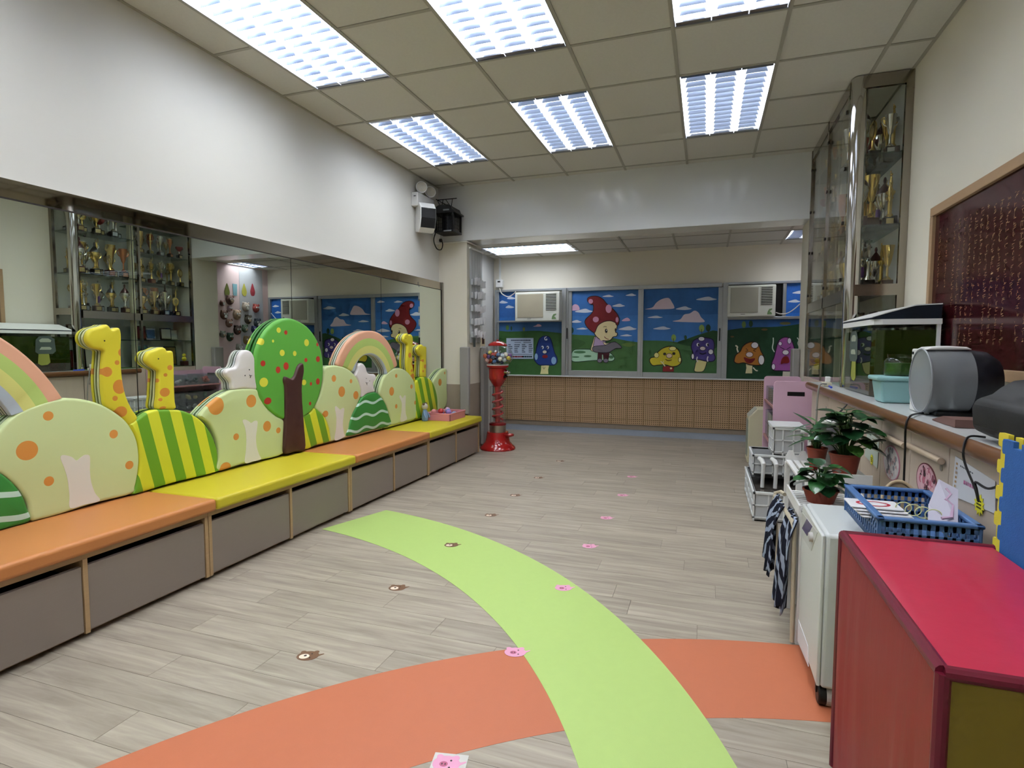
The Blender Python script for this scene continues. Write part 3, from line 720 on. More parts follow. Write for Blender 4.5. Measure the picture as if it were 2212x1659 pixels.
# white bunnies / clouds
def face(g, pts, mouth, xf, r=.0045):
    for e in pts:
        q = yz(e, xf); obj('eye', MB().lathe([(r, 0), (r*.7, .0015), (.0001, .002)], (xf, q[0], q[1]), 8, 'x'), BLACK, g, world=True)
    obj('mouth', MB().tube([(xf+.001, *yz(p, xf)) for p in mouth], .0022, 5), BLACK, g, world=True)
bn = pad('bunny_backrest', 'white padded animal head with two round ears left of the apple tree', 'backrest',
    R4([(333,720),(318,660),(300,630),(275,600),(268,570),(285,545),(320,535),(350,530),(370,500),(385,440),(410,395),(450,380),(490,395),(515,440),(523,500),(525,600),(533,715),(430,710)]), .098, M('bunny_white_vinyl', '#e6e0dc', .45), back='#dcdcd8', group=GB)
face(bn, R4([(469,548),(432,597)]), R4([(468,592),(478,600),(490,594),(478,602),(476,618)]), .098)
bn = pad('bunny_backrest', 'white padded animal head seen inside the far rainbow arch', 'backrest',
    R4([(1375,600),(1385,570),(1397,540),(1402,510),(1420,492),(1445,497),(1465,525),(1480,570),(1510,585),(1540,585),(1553,610),(1546,640),(1530,660),(1535,700),(1540,738),(1480,752),(1430,785),(1425,720),(1400,640)]), .0985, M('bunny_white_vinyl'), back='#dcdcd8', group=GB)
face(bn, R4([(1467,622),(1495,643)]), R4([(1462,655),(1470,664),(1480,656),(1470,666),(1473,678)]), .0985, .004)
# apple tree
RED, YEL = '#c03a2b', '#e6e04a'
crown = pad('tree_backrest', 'tall padded apple tree with oval green crown and brown trunk', 'backrest',
    R4([(520,480),(530,400),(560,310),(610,220),(680,150),(760,112),(840,112),(910,140),(980,190),(1040,270),(1080,360),(1100,460),(1105,560),(1095,660),(1075,760),(1040,850),(990,915),(930,950),(850,975),(770,970),(700,940),(620,870),(560,780),(535,680),(522,580)]), .108, None, back='#2f7a25', d=.022, th=.05, group=GB,
    mat_fn=spotted('tree_crown_print', '#63b045', S4([(780,230,14,19),(585,494,21,25),(714,549,20,29),(782,517,22,33),(951,465,14,18),(1054,457,17,25),(1050,332,10,16),(1053,648,16,27),(994,668,10,16),(627,814,30,29),(987,836,10,16)], RED)+S4([(719,210,18,23),(671,303,9,13),(572,308,24,30),(957,317,20,30),(749,404,21,27),(856,409,15,22),(592,655,36,40),(935,656,19,24)], YEL), .108))
o = cat_rom([yz(p, .112) for p in R4([(770,1262),(765,1150),(772,1000),(770,850),(768,700),(757,640),(765,607),(790,610),(820,622),(845,600),(860,560),(875,520),(900,493),(922,498),(928,560),(915,640),(910,740),(920,900),(930,1040),(938,1225),(850,1248)])], 4)
o = [(u, max(v, SEAT)) for u, v in o]
obj('trunk', ring_mesh([(offs_in(o, a), .126+b*1.3) for a, b in prof(.014)], 0), M('trunk_brown_vinyl', '#4c2f2c', .38, bump=.2, bscale=500), crown, world=True, smooth=True, ang=50)
# ================================================================== WINDOWS WITH PAINTED PANES
YP = 7.695
Z7 = lambda pts: [(1040+x/6.1444, 580+y/6.1444) for x, y in pts]
Z8 = lambda pts: [(1380+x/5.821, 580+y/5.821) for x, y in pts]
def xz(p, y=YP): q = at(p[0], p[1], 1, y); return (q.x, q.z)
def pc(c): return M('mural_'+c, c, .55, noise=.04, nscale=25)
class Flat:
    """flat painted shapes stacked on the pane, a hair apart"""
    def __init__(s, y=YP): s.mb = MB(); s.mats = []; s.y = y; s.k = 0
    def poly(s, pts, col, smooth=4, px=True):
        m = pc(col)
        if m not in s.mats: s.mats.append(m)
        s.mb.mi = s.mats.index(m); s.k += 1; y = s.y-.0004*s.k
        o = [xz(p, s.y) for p in pts] if px else pts
        if smooth: o = cat_rom(o, smooth)
        s.mb.add([(u, y, v) for u, v in o], [tuple(range(len(o)))]); return s
    def outlined(s, pts, col, line='#221826', w=.010, smooth=4):
        o = cat_rom([xz(p, s.y) for p in pts], smooth) if smooth else [xz(p, s.y) for p in pts]
        s.poly(offs_in(o, -w), line, 0, False); return s.poly(o, col, 0, False)
    def ell(s, c, rx, ry, col, line=None, n=18, w=.008):
        p = [(c[0]+rx*math.cos(2*PI*i/n), c[1]+ry*math.sin(2*PI*i/n)) for i in range(n)]
        o = [xz(q, s.y) for q in p]
        if line: s.poly(offs_in(o, -w), line, 0, False)
        return s.poly(o, col, 0, False)
    def stroke(s, pts, wpx, col):
        q = cat_rom(pts, 4, False); L = []; R = []
        for i in range(len(q)):
            a, b = q[max(0, i-1)], q[min(len(q)-1, i+1)]; d = math.hypot(b[0]-a[0], b[1]-a[1]) or 1
            nx, ny = -(b[1]-a[1])/d*wpx/2, (b[0]-a[0])/d*wpx/2
            L.append((q[i][0]+nx, q[i][1]+ny)); R.append((q[i][0]-nx, q[i][1]-ny))
        return s.poly(L+R[::-1], col, 0)
    def done(s, name, parent): return obj(name, s.mb, s.mats, parent, fix=False, world=True)
def offs_out_ok(): pass
_old_offs = offs_in
def offs_in(pts, d):
    if d >= 0: return _old_offs(pts, d)
    n = len(pts); A = sum(pts[i][0]*pts[(i+1) % n][1]-pts[(i+1) % n][0]*pts[i][1] for i in range(n)); s = 1 if A > 0 else -1; out = []
    for i in range(n):
        a, b, c = pts[i-1], pts[i], pts[(i+1) % n]; tx, ty = c[0]-a[0], c[1]-a[1]; L = math.hypot(tx, ty) or 1
        out.append((b[0]-ty/L*d*s, b[1]+tx/L*d*s))
    return out
def sky_mat(nm, hill, grass, sky='#2f6fb5', sky2='#2a5fa4'):
    """blue sky above a rolling hill line given by points (x,z) in world"""
    def hillf(U, V):
        a = None
        (x0, z0), (x1, z1) = hill
        k = (z1-z0)/(x1-x0)
        w = (U*7.0).sin()*.012
        return (V-(U-x0)*k-z0+w).lt(0.0)
    m = printed(nm, sky, [(lambda U, V: (V-1.62).gt(0), sky2), (hillf, grass)], .5, 'xz')
    nt = m.node_tree; b = nt.nodes['Principled BSDF']; src = b.inputs['Base Color'].links[0].from_socket
    n = nt.nodes.new('ShaderNodeTexNoise'); n.inputs['Scale'].default_value = 9; n.inputs['Detail'].default_value = 5
    hs = nt.nodes.new('ShaderNodeHueSaturation'); mr = nt.nodes.new('ShaderNodeMapRange'); mr.inputs[3].default_value = .8; mr.inputs[4].default_value = 1.2
    nt.links.new(n.outputs['Fac'], mr.inputs[0]); nt.links.new(mr.outputs[0], hs.inputs['Value']); nt.links.new(src, hs.inputs['Color']); nt.links.new(hs.outputs[0], b.inputs['Base Color'])
    return m
GRS = ['#3b6a35', '#43703a', '#417040', '#1f4a30']
def bars(par, L):
    for x0, x1, y0, y1, z0, z1 in L: obj('frame_bar', MB().box(x0, x1, y0, y1, z0, z1), ALU, par, bev=.003)
ZB, ZT = .80, 2.01
# window 1 : fixed light with air conditioner above a rail
w1 = struct('window_1', MB().box(.04, .07, 7.655, YWL, ZB, ZT), ALU)
bars(w1, [(.07, 1.03, 7.655, YWL, ZT-.03, ZT), (.07, 1.03, 7.66, YWL, 1.548, 1.572), (1.03, 1.09, 7.645, YWL, ZB, ZT), (.07, .095, 7.67, YWL, ZB, ZT-.03)])
p = obj('pane', MB().box(.07, .335, YP, YP+.006, 1.572, ZT-.03), sky_mat('mural_sky_1a', [(0, 0), (1, 0)], GRS[0], '#2f6cb6', '#2b62aa'), w1)
F = Flat()
for q in Z7([(290,445),(395,390),(375,508)]): F.poly([(q[0]-9, q[1]+2), (q[0]-3, q[1]-3), (q[0]+2, q[1]-2), (q[0]+10, q[1]+1), (q[0]+3, q[1]+3)], '#c5cfe0', 3)
F.done('painted_clouds', p)
h = [xz(q) for q in Z7([(215,820), (1045,850)])]
p = obj('pane', MB().box(.07, 1.03, YP, YP+.006, ZB, 1.548), sky_mat('mural_sky_1b', h, GRS[0], '#35659c','#35659c'), w1)
F = Flat(); F.poly(Z7([(685,768),(720,758),(745,740),(775,742),(797,765),(740,772)]), '#d8b7c6', 3)
for c, rx, ry, col in (((345,785), 22, 35, '#4c7a3c'), ((397,795), 12, 30, '#1f4a38'), ((563,805), 16, 26, '#7d8a3c')): F.ell(Z7([c])[0], rx/6.14, ry/6.14, col)
F.done('painted_hills', p)
F = Flat()
F.poly(Z7([(795,1275),(900,1275),(885,1340),(888,1400),(780,1400),(792,1340)]), '#e5dfa0', 0)
F.outlined(Z7([(720,1230),(708,1190),(730,1100),(745,1020),(775,940),(830,903),(890,910),(925,960),(945,1050),(970,1130),(998,1190),(995,1250),(950,1278),(860,1275),(770,1275)]), '#1d3f8c', '#0f2250', .012)
F.ell(Z7([(727,1170)])[0], 21/6.14, 43/6.14, '#8fb6dd'); F.ell(Z7([(960,1222)])[0], 33/6.14, 50/6.14, '#8db4da')
F.stroke(Z7([(865,905),(842,918),(845,945),(868,948),(866,930)]), 10/6.14, '#e8ecf2')
for cx in (810, 880): F.ell(Z7([(cx,1047)])[0], 17/6.14, 22/6.14, '#dfe6ee'); F.ell(Z7([(cx-6,1052)])[0], 9/6.14, 14/6.14, '#122048')
F.ell(Z7([(840,1107)])[0], 26/6.14, 20/6.14, '#e8e2d2', '#0f2250', w=.005); F.ell(Z7([(845,1168)])[0], 38/6.14, 24/6.14, '#8c1f2c')
F.stroke(Z7([(815,1300),(830,1335),(848,1305)]), 5/6.14, '#4a4433')
F.done('painted_mushroom', p)
# timetable notice stuck on the pane
r = thing('notice_sheet', 'pale blue printed timetable sheet stuck on window pane beside blue mushroom', 'notice', Vector((xz((1095,760))[0], YP-.004, 1.1)))
pts = [xz(q) for q in Z7([(333,925),(692,922),(690,1198),(335,1198)])]
obj('sheet', MB().prism(pts, YP-.008, YP-.0065, 'xz'), M('notice_paper', '#b9cbe2', .5), r, world=True)
tx = MB(); yy = YP-.0085
def textrow(mb, a, b, n, hpx, fn, rng):
    """a row of small unreadable print marks from picture point a to b"""
    x = a[0]
    while x < b[0]:
        wd = rng.uniform(2.2, 4.5)*hpx/3.0; t = (x-a[0])/(b[0]-a[0]); y = a[1]+(b[1]-a[1])*t
        q = [fn(p) for p in ((x, y-hpx/2), (x+wd, y-hpx/2), (x+wd, y+hpx/2), (x, y+hpx/2))]
        mb.add([(u, yy, v) for u, v in q], [(0,1,2,3)]); x += wd+.5*hpx/3
rg = random.Random(3)
textrow(tx, Z7([(395,953)])[0], Z7([(632,953)])[0], 0, 2.6, xz, rg)
textrow(tx, Z7([(440,982)])[0], Z7([(520,982)])[0], 0, 1.2, xz, rg); textrow(tx, Z7([(560,982)])[0], Z7([(655,982)])[0], 0, 1.2, xz, rg)
for rw in range(5):
    for c0, c1 in ((360,405),(440,500),(540,590),(630,675)):
        yv = 1012+rw*24; textrow(tx, Z7([(c0,yv)])[0], Z7([(c0+(c1-c0)*rg.uniform(.45,1),yv)])[0], 0, 1.9, xz, rg)
textrow(tx, Z7([(385,1140)])[0], Z7([(675,1140)])[0], 0, 1.0, xz, rg)
obj('printed_text', tx, M('notice_ink', '#3d4a68', .6), r, world=True, fix=False)
tx = MB(); textrow(tx, Z7([(385,1170)])[0], Z7([(530,1170)])[0], 0, 3.6, xz, rg); obj('red_band', tx, M('notice_red', '#8a2f3c', .6), r, world=True, fix=False)
tx = MB(); textrow(tx, Z7([(540,1170)])[0], Z7([(672,1170)])[0], 0, 3.6, xz, rg); obj('dark_band', tx, M('notice_dark', '#2c4250', .6), r, world=True, fix=False)
# window 2 : gnome-hatted mushroom child
w2 = struct('window_2', MB().box(1.09, 1.117, 7.665, YWL, ZB, ZT), ALU)
bars(w2, [(1.117, 2.075, 7.655, YWL, ZT-.05, ZT), (1.117, 1.165, 7.675, YWL, ZB+.075, ZT-.05), (1.117, 2.075, 7.675, YWL, ZB, ZB+.075), (2.062, 2.108, 7.668, YWL, ZB, ZT-.05)])
obj('latch', MB().box(1.098, 1.112, 7.655, 7.666, 1.31, 1.46), M('latch_black', '#2b2b2d', .5), w2)
h = [xz(q) for q in Z7([(1165,860), (2065,965)])]
p = obj('pane', MB().box(1.165, 2.062, YP, YP+.006, ZB+.075, ZT-.05), sky_mat('mural_sky_2', h, GRS[1], '#3b7ac2', '#3570b8'), w2)
F = Flat()
def cloudflat(F, q, w_, hh, col='#d5dbe8'): F.poly([(q[0]-w_, q[1]+hh*.5), (q[0]-w_*.4, q[1]-hh*.5), (q[0]+w_*.2, q[1]-hh), (q[0]+w_*.6, q[1]-hh*.3), (q[0]+w_, q[1]+hh*.3), (q[0]+w_*.2, q[1]+hh*.9)], col, 4)
for cx, cy, w_, hh in ((1680,365,75,16),(1985,350,70,18),(1820,490,85,22),(1360,562,120,28),(1255,703,75,20),(1335,798,75,14),(1940,795,120,28),(1920,888,80,14)): cloudflat(F, Z7([(cx,cy)])[0], w_/6.14, hh/6.14)
F.poly(Z7([(1172,552),(1205,500),(1240,475),(1285,490),(1303,545),(1240,558)]), '#d9b3cf', 4); F.poly(Z7([(1862,695),(1905,662),(1945,655),(1975,690),(1920,700)]), '#d9b3cf', 4)
F.ell(Z7([(1205,820)])[0], 20/6.14, 38/6.14, '#17463a')
F.poly(Z7([(1168,1000),(1250,940),(1380,980),(1300,1050),(1200,1060)]), '#3b6433', 4); F.poly(Z7([(1860,1010),(1960,985),(2050,1010),(1960,1040)]), '#5d7d35', 4)
F.done('painted_clouds', p)
F = Flat()
F.outlined(Z7([(1195,1150),(1230,1085),(1330,1075),(1460,1080),(1560,1100),(1680,1110),(1760,1180),(1730,1225),(1600,1215),(1440,1220),(1250,1235),(1195,1210)]), '#a9d3b4', '#1c3b2a', .010)
for c, rx, ry in (((1305,1110),80,18),((1250,1175),50,10),((1410,1162),50,12),((1725,1175),30,22)): F.ell(Z7([c])[0], rx/6.14, ry/6.14, '#4b7d55')
F.outlined(Z7([(1505,905),(1480,980),(1460,1040),(1455,1080),(1485,1095),(1500,1040),(1520,960)]), '#e0d3a4', '#2a2430', .007)
F.outlined(Z7([(1550,1115),(1700,1110),(1690,1170),(1680,1205),(1625,1210),(1620,1140),(1595,1140),(1595,1215),(1545,1205)]), '#4a1620', '#20101a', .007, 0)
for cx in (1570, 1652): F.ell(Z7([(cx,1222)])[0], 30/6.14, 24/6.14, '#7d7686', '#20101a', w=.007)
F.outlined(Z7([(1520,905),(1500,975),(1498,1040),(1610,1035),(1650,990),(1620,945),(1560,925)]), '#b69ec0', '#2a2430', .007)
F.outlined(Z7([(1620,975),(1660,995),(1720,985),(1770,985),(1770,1000),(1700,1005),(1640,1010)]), '#e0d3a4', '#2a2430', .006)
F.outlined(Z7([(1485,1045),(1560,1030),(1650,1020),(1730,985),(1790,985),(1860,1050),(1790,1055),(1740,1080),(1680,1110),(1560,1110),(1490,1095)]), '#6e6a74', '#2a2430', .008)
F.outlined(Z7([(1510,780),(1505,860),(1560,925),(1640,955),(1710,945),(1745,905),(1790,895),(1800,860),(1775,845),(1795,780),(1790,700),(1700,690),(1600,705)]), '#dfcf9e', '#2a1c22', .010)
F.outlined(Z7([(1380,720),(1395,670),(1450,620),(1490,560),(1490,480),(1460,470),(1420,440),(1415,400),(1460,375),(1540,375),(1610,410),(1660,470),(1740,540),(1800,610),(1825,680),(1815,740),(1795,745),(1780,715),(1710,690),(1620,705),(1545,755),(1510,830),(1495,845),(1420,790)]), '#7c1a20', '#2a1018', .010)
for c, rx, ry in (((1452,437),30,32),((1690,535),40,56),((1520,677),40,38),((1802,680),20,36)): F.ell(Z7([c])[0], rx/6.14, ry/6.14, '#c98ba6')
F.ell(Z7([(1658,828)])[0], 17/6.14, 28/6.14, '#201a1c'); F.ell(Z7([(1662,820)])[0], 6/6.14, 9/6.14, '#e8e2d2'); F.ell(Z7([(1780,815)])[0], 9/6.14, 24/6.14, '#201a1c')
F.stroke(Z7([(1620,780),(1640,768),(1665,775)]), 5/6.14, '#3b2a28'); F.stroke(Z7([(1632,905),(1660,930),(1692,940)]), 8/6.14, '#7c1a20')
F.poly(Z7([(1550,905),(1590,960),(1640,945),(1620,920)]), '#dfcf9e', 0)
F.done('painted_figure', p)
# window 3
w3 = struct('window_3', MB().box(2.108, 2.13, 7.672, YWL, ZB, ZT-.05), ALU)
bars(w3, [(2.075, 3.10, 7.655, YWL, ZT-.05, ZT), (2.13, 3.06, 7.68, YWL, ZB, ZB+.065), (3.06, 3.115, 7.672, YWL, ZB, ZT-.05)])
obj('latch', MB().box(3.078, 3.094, 7.662, 7.673, 1.28, 1.44), M('latch_black'), w3)
h = [xz(q) for q in Z8([(40,895), (480,935)])]
p = obj('pane', MB().box(2.13, 3.06, YP, YP+.006, ZB+.065, ZT-.05), sky_mat('mural_sky_3', h, GRS[2], '#3a76bc', '#3069ae'), w3)
F = Flat()
F.poly(Z8([(480,935),(620,880),(780,825),(985,785),(975,1000),(700,985)]), '#26522f', 3)
for cx, cy, w_, hh in ((850,380,130,26),(565,500,100,24),(205,610,95,16),(290,750,110,22)): cloudflat(F, Z8([(cx,cy)])[0], w_/5.82, hh/5.82, '#c9d2e2')
F.poly(Z8([(80,512),(170,490),(220,430),(290,385),(375,372),(420,430),(445,480),(430,505),(300,512)]), '#d8c6d2', 4)
F.poly(Z8([(428,665),(520,640),(570,580),(640,565),(700,530),(750,555),(780,610),(828,670),(700,677)]), '#dacbd8', 4)
for c, rx, ry, col in (((438,870),30,42,'#8fb055'),((588,868),17,28,'#2c5a35'),((790,752),34,46,'#8fae5c'),((873,748),30,45,'#1e4a33')):
    F.ell(Z8([c])[0], rx/5.82, ry/5.82, col); F.stroke(Z8([(c[0],c[1]+ry*.2),(c[0],c[1]+ry*1.5)]), 6/5.82, '#3a2d22')
F.done('painted_clouds', p)
F = Flat()
F.outlined(Z8([(305,1230),(300,1295),(437,1295),(437,1225)]), '#8c1f1f', '#3a1616', .006, 0)
F.outlined(Z8([(140,1150),(160,1125),(200,1115),(240,1060),(300,1010),(380,985),(450,995),(500,1040),(520,1110),(530,1170),(490,1215),(420,1228),(330,1205),(240,1210),(180,1215),(150,1185)]), '#cdbd2a', '#2c2612', .012)
for c, rx, ry in (((425,1007),42,24),((222,1090),28,30),((515,1147),15,28)): F.ell(Z8([c])[0], rx/5.82, ry/5.82, '#e8df8e', '#2c2612', w=.006)
F.ell(Z8([(382,1097)])[0], 34/5.82, 26/5.82, '#e0c3a8', '#2c2612', w=.006)
for cx, cy in ((325,1075),(440,1070)): F.ell(Z8([(cx,cy)])[0], 20/5.82, 18/5.82, '#3a3420')
F.stroke(Z8([(335,1140),(370,1160),(412,1148)]), 8/5.82, '#5a1a14'); F.stroke(Z8([(330,1230),(300,1190),(275,1168)]), 13/5.82, '#e6dcae'); F.stroke(Z8([(300,1190),(315,1160)]), 8/5.82, '#e6dcae')
F.ell(Z8([(405,1255)])[0], 14/5.82, 12/5.82, '#e6dcae')
F.done('painted_mushroom', p)
F = Flat()
F.outlined(Z8([(740,1150),(845,1150),(840,1220),(810,1285),(760,1298),(705,1290),(705,1250)]), '#d9cf8e', '#2c2a30', .008)
F.outlined(Z8([(665,990),(685,920),(740,885),(800,875),(870,880),(925,900),(943,960),(935,1060),(955,1120),(930,1160),(850,1160),(760,1140),(700,1140),(668,1130),(685,1060)]), '#4b3f8c', '#1b1638', .012)
for c, rx, ry in (((788,885),36,24),((905,1048),28,30),((678,1105),14,32)): F.ell(Z8([c])[0], rx/5.82, ry/5.82, '#e6e4ea', '#1b1638', w=.007)
for cx in (745, 862): F.ell(Z8([(cx,958)])[0], 20/5.82, 22/5.82, '#e9e7ee'); F.ell(Z8([(cx+8,960)])[0], 11/5.82, 17/5.82, '#14122c')
F.ell(Z8([(803,1005)])[0], 34/5.82, 22/5.82, '#e0cfd0', '#1b1638', w=.006); F.stroke(Z8([(765,1065),(805,1075),(848,1060)]), 15/5.82, '#1b1638')
F.stroke(Z8([(735,1110),(728,1150),(745,1175)]), 12/5.82, '#d9d4da'); F.stroke(Z8([(870,1105),(860,1140),(868,1170)]), 14/5.82, '#d9d4da')
F.done('painted_mushroom', p)
# window 4 with second air conditioner
w4 = struct('window_4', MB().box(3.115, 3.177, 7.645, YWL, ZB, ZT), ALU)
bars(w4, [(3.177, 4.1, 7.655, YWL, ZT-.03, ZT), (3.177, 4.1, 7.66, YWL, 1.545, 1.58), (3.80, 3.84, 7.66, YWL, 1.58, ZT-.03), (4.06, 4.1, 7.655, YWL, ZB, ZT-.03)])
obj('dark_gap', MB().box(3.177, 3.80, YP, YP+.006, 1.58, ZT-.03), BLACK, w4)
p = obj('pane', MB().box(3.84, 4.06, YP, YP+.006, 1.58, ZT-.03), sky_mat('mural_sky_4a', [(0, 0), (1, 0)], GRS[0], '#2f78d8', '#2b6cc8'), w4)
F = Flat()
for cx, cy in ((2010,300),(1955,410)): cloudflat(F, Z8([(cx,cy)])[0], 80/5.82, 20/5.82, '#dfe6f2')
F.done('painted_clouds', p)
h = [xz(q) for q in Z8([(1110,780), (2050,690)])]
p = obj('pane', MB().box(3.177, 4.06, YP, YP+.006, ZB, 1.545), sky_mat('mural_sky_4b', h, GRS[3], '#3266ac', '#3266ac'), w4)
F = Flat()
for c, rx, ry, col in (((1320,705),26,42,'#6d9050'),((1408,695),26,42,'#1c4630'),((1580,768),40,14,'#6c5a34'),((1175,858),24,10,'#6c5a34'),((1840,690),70,18,'#7d7c4c')): F.ell(Z8([c])[0], rx/5.82, ry/5.82, col)
F.done('painted_hills', p)
F = Flat()
F.outlined(Z8([(1345,1195),(1430,1205),(1425,1260),(1425,1318),(1340,1318),(1352,1250)]), '#dcd3a2', '#22302a', .006, 0)
F.stroke(Z8([(1250,1055),(1235,1010),(1240,985),(1215,968)]), 18/5.82, '#e6e0c8'); F.stroke(Z8([(1437,1245),(1470,1280),(1495,1285)]), 14/5.82, '#e6e0c8')
F.outlined(Z8([(1205,1150),(1225,1090),(1280,1045),(1310,985),(1370,940),(1440,930),(1500,965),(1530,1040),(1570,1120),(1560,1190),(1500,1212),(1400,1205),(1320,1180),(1250,1190),(1210,1175)]), '#b7752a', '#2a1b12', .012)
for c, rx, ry in (((1458,965),42,36),((1540,1150),34,58)): F.ell(Z8([c])[0], rx/5.82, ry/5.82, '#ece8ec', '#2a1b12', w=.007)
F.ell(Z8([(1390,1082)])[0], 42/5.82, 30/5.82, '#e6d2d2', '#2a1b12', w=.006)
F.poly(Z8([(1320,1115),(1390,1135),(1460,1130),(1440,1170),(1400,1192),(1345,1175)]), '#7a1518', 4)
F.stroke(Z8([(1345,1005),(1370,1030),(1340,1045)]), 6/5.82, '#2a1b12'); F.stroke(Z8([(1480,1010),(1440,1030),(1470,1045)]), 6/5.82, '#2a1b12')
F.done('painted_mushroom', p)
F = Flat()
F.poly(Z8([(1812,1285),(1900,1285),(1902,1365),(1805,1365)]), '#e0dbc6', 0)
F.stroke(Z8([(1705,1050),(1680,1000),(1690,930),(1690,870)]), 12/5.82, '#dfe6dc'); F.stroke(Z8([(2020,1000),(2000,940),(2010,900),(1990,870)]), 12/5.82, '#dfe6dc')
F.outlined(Z8([(1675,1240),(1680,1180),(1705,1120),(1730,1020),(1760,920),(1820,873),(1890,880),(1930,940),(1955,1030),(1975,1130),(2000,1220),(1980,1270),(1900,1283),(1780,1280),(1700,1275)]), '#a758a6', '#2b1230', .012)
for c, rx, ry in (((1892,910),22,34),((1777,945),20,22),((1692,1235),20,34)): F.ell(Z8([c])[0], rx/5.82, ry/5.82, '#ecdff0', '#2b1230', w=.006)
F.ell(Z8([(1845,1055)])[0], 38/5.82, 28/5.82, '#eae4ec', '#2b1230', w=.006)
F.poly(Z8([(1785,1200),(1795,1140),(1830,1105),(1875,1110),(1893,1170),(1870,1190),(1820,1192)]), '#8c1a1a', 4)
F.stroke(Z8([(1775,990),(1830,1015)]), 8/5.82, '#2b1230'); F.stroke(Z8([(1910,985),(1860,1015)]), 8/5.82, '#2b1230')
F.done('painted_mushroom', p)

# ================================================================== WINDOW AIR CONDITIONERS
ACW, ACG = M('ac_casing', '#d4d6cc', .4), M('ac_grille', '#a2a193', .6, bump=.4, bscale=600)
def ac(x0, x1, z0, z1, label, dirt):
    r = thing('air_conditioner', label, 'air conditioner', ((x0+x1)/2, 7.55, z0), 0, 'window air conditioners'); w_ = x1-x0; hh = z1-z0
    obj('casing', MB().box(x0, x1, 7.50, 7.69, z0, z1), ACW, r, world=True, bev=.012, seg=3)
    obj('intake_grille', MB().box(x0+.035*w_/.6, x0+.64*w_, 7.494, 7.5, z0+.13*hh, z1-.07*hh), dirt, r, world=True, bev=.002)
    v = obj('outlet', MB().box(x0+.70*w_, x0+.93*w_, 7.497, 7.5, z0+.37*hh, z1-.06*hh), BLACK, r, world=True)
    for k in range(11):
        z = z0+(.39+.052*k)*hh; obj('slat', MB().box(x0+.70*w_, x0+.93*w_, 7.490, 7.4965, z, z+.018*hh), ACW, v, world=True)
    obj('badge', MB().box(x0+.28*w_, x0+.37*w_, 7.4975, 7.5, z0+.07*hh, z0+.085*hh), M('badge_grey', '#55585a', .4), r, world=True)
    st = MB(); st.prism([(x0+.83*w_, z0+.06*hh), (x0+.93*w_, z0+.06*hh), (x0+.92*w_, z0+.12*hh), (x0+.88*w_, z0+.16*hh), (x0+.93*w_, z0+.21*hh), (x0+.93*w_, z0+.25*hh), (x0+.87*w_, z0+.23*hh), (x0+.84*w_, z0+.15*hh)], 7.498, 7.4998, 'xz')
    obj('energy_sticker', st, M('sticker_green', '#6f8f5f', .5), r, world=True)
f_ = lambda p: at(p[0], p[1], 1, 7.495)
a, b = f_((1112,632)), f_((1208,693)); ac(a.x, b.x, b.z, a.z, 'white window air conditioner above the blue mushroom pane, left of two', M('ac_grille_dusty', '#a69f8a', .6, noise=.08, nscale=6))
a, b = f_((1573,617)), f_((1675,683)); ac(a.x, b.x, b.z, a.z, 'white window air conditioner above the orange mushroom pane, right of two', ACG)
def wire(label, cat, pts, r, m, name='cable', group=None):
    mb = MB().tube(cat_rom(pts, 6, False), r, 6); return solo(name, mb, m, label, cat, group, smooth=True)
WCAB = M('white_cable', '#d9d6cc', .5)
a = at(1079,612,1,7.69); r = thing('switch_box', 'small white isolator switch box on back wall above left window corner', 'switch', (a.x, 7.70, a.z-.05))
obj('box', MB().box(a.x-.05, a.x+.05, 7.665, 7.725, a.z-.06, a.z+.05), WHITEP, r, world=True, bev=.006)
obj('rocker', MB().box(a.x-.02, a.x+.02, 7.66, 7.666, a.z+.012, a.z+.028), BLACK, r, world=True)
obj('conduit', MB().box(a.x-.012, a.x+.012, 7.70, 7.725, a.z+.05, ZA), WHITEP, r, world=True)
wire('white power cable looping from switch box to left air conditioner', 'cable', [at(1079,623,1,7.66), at(1084,634,1,7.62), at(1097,641,1,7.6), at(1108,636,1,7.58), at(1114,630,1,7.56)], .007, WCAB)
wire('white power cable running right from the right air conditioner', 'cable', [at(1676,675,1,7.6), at(1686,678,1,7.62), at(1700,677,1,7.62), at(1715,668,1,7.62), at(1733,652,1,7.62)], .006, WCAB)
# ================================================================== WALL DEVICES IN THE CORNER
r = thing('emergency_light', 'white twin-head emergency light high on left wall near the beam', 'emergency light', (0, 5.49, 2.66))
obj('battery_box', MB().box(.001, .075, 5.31, 5.68, 2.66, 2.80), WHITEP, r, world=True, bev=.006)
obj('label_mark', MB().box(.03, .055, 5.3085, 5.31, 2.755, 2.765), M('badge_grey'), r, world=True)
LENS = M('lamp_lens', '#d8d4c4', .15, spec=.6, noise=.1, nscale=40)
for yy in (5.40, 5.60):
    h_ = MB().lathe([(.001, -.05), (.035, -.045), (.055, -.02), (.062, 0), (.058, .008), (.001, .012)], (0, 0, 0), 20, 'y')
    h_.xf(Matrix.Translation((.075, yy, 2.868)) @ Matrix.Rotation(math.radians(35), 4, 'Z') @ Matrix.Rotation(PI, 4, 'Z'))
    hd = obj('lamp_head', h_, WHITEP, r, world=True, smooth=True)
    g = MB().lathe([(.052, 0), (.045, .010), (.001, .016)], (0, 0, 0), 20, 'y'); g.xf(Matrix.Translation((.075, yy, 2.868)) @ Matrix.Rotation(math.radians(35), 4, 'Z') @ Matrix.Rotation(PI, 4, 'Z') @ Matrix.Translation((0, .004, 0)))
    obj('lens', g, LENS, hd, world=True, smooth=True)
    obj('bracket', MB().cyl((.06, yy, 2.80), (.06, yy, 2.83), .012, 10), WHITEP, r, world=True)
r = thing('wall_speaker', 'white wall speaker with black grille below the emergency light', 'speaker', (.0, 5.4, 2.42))
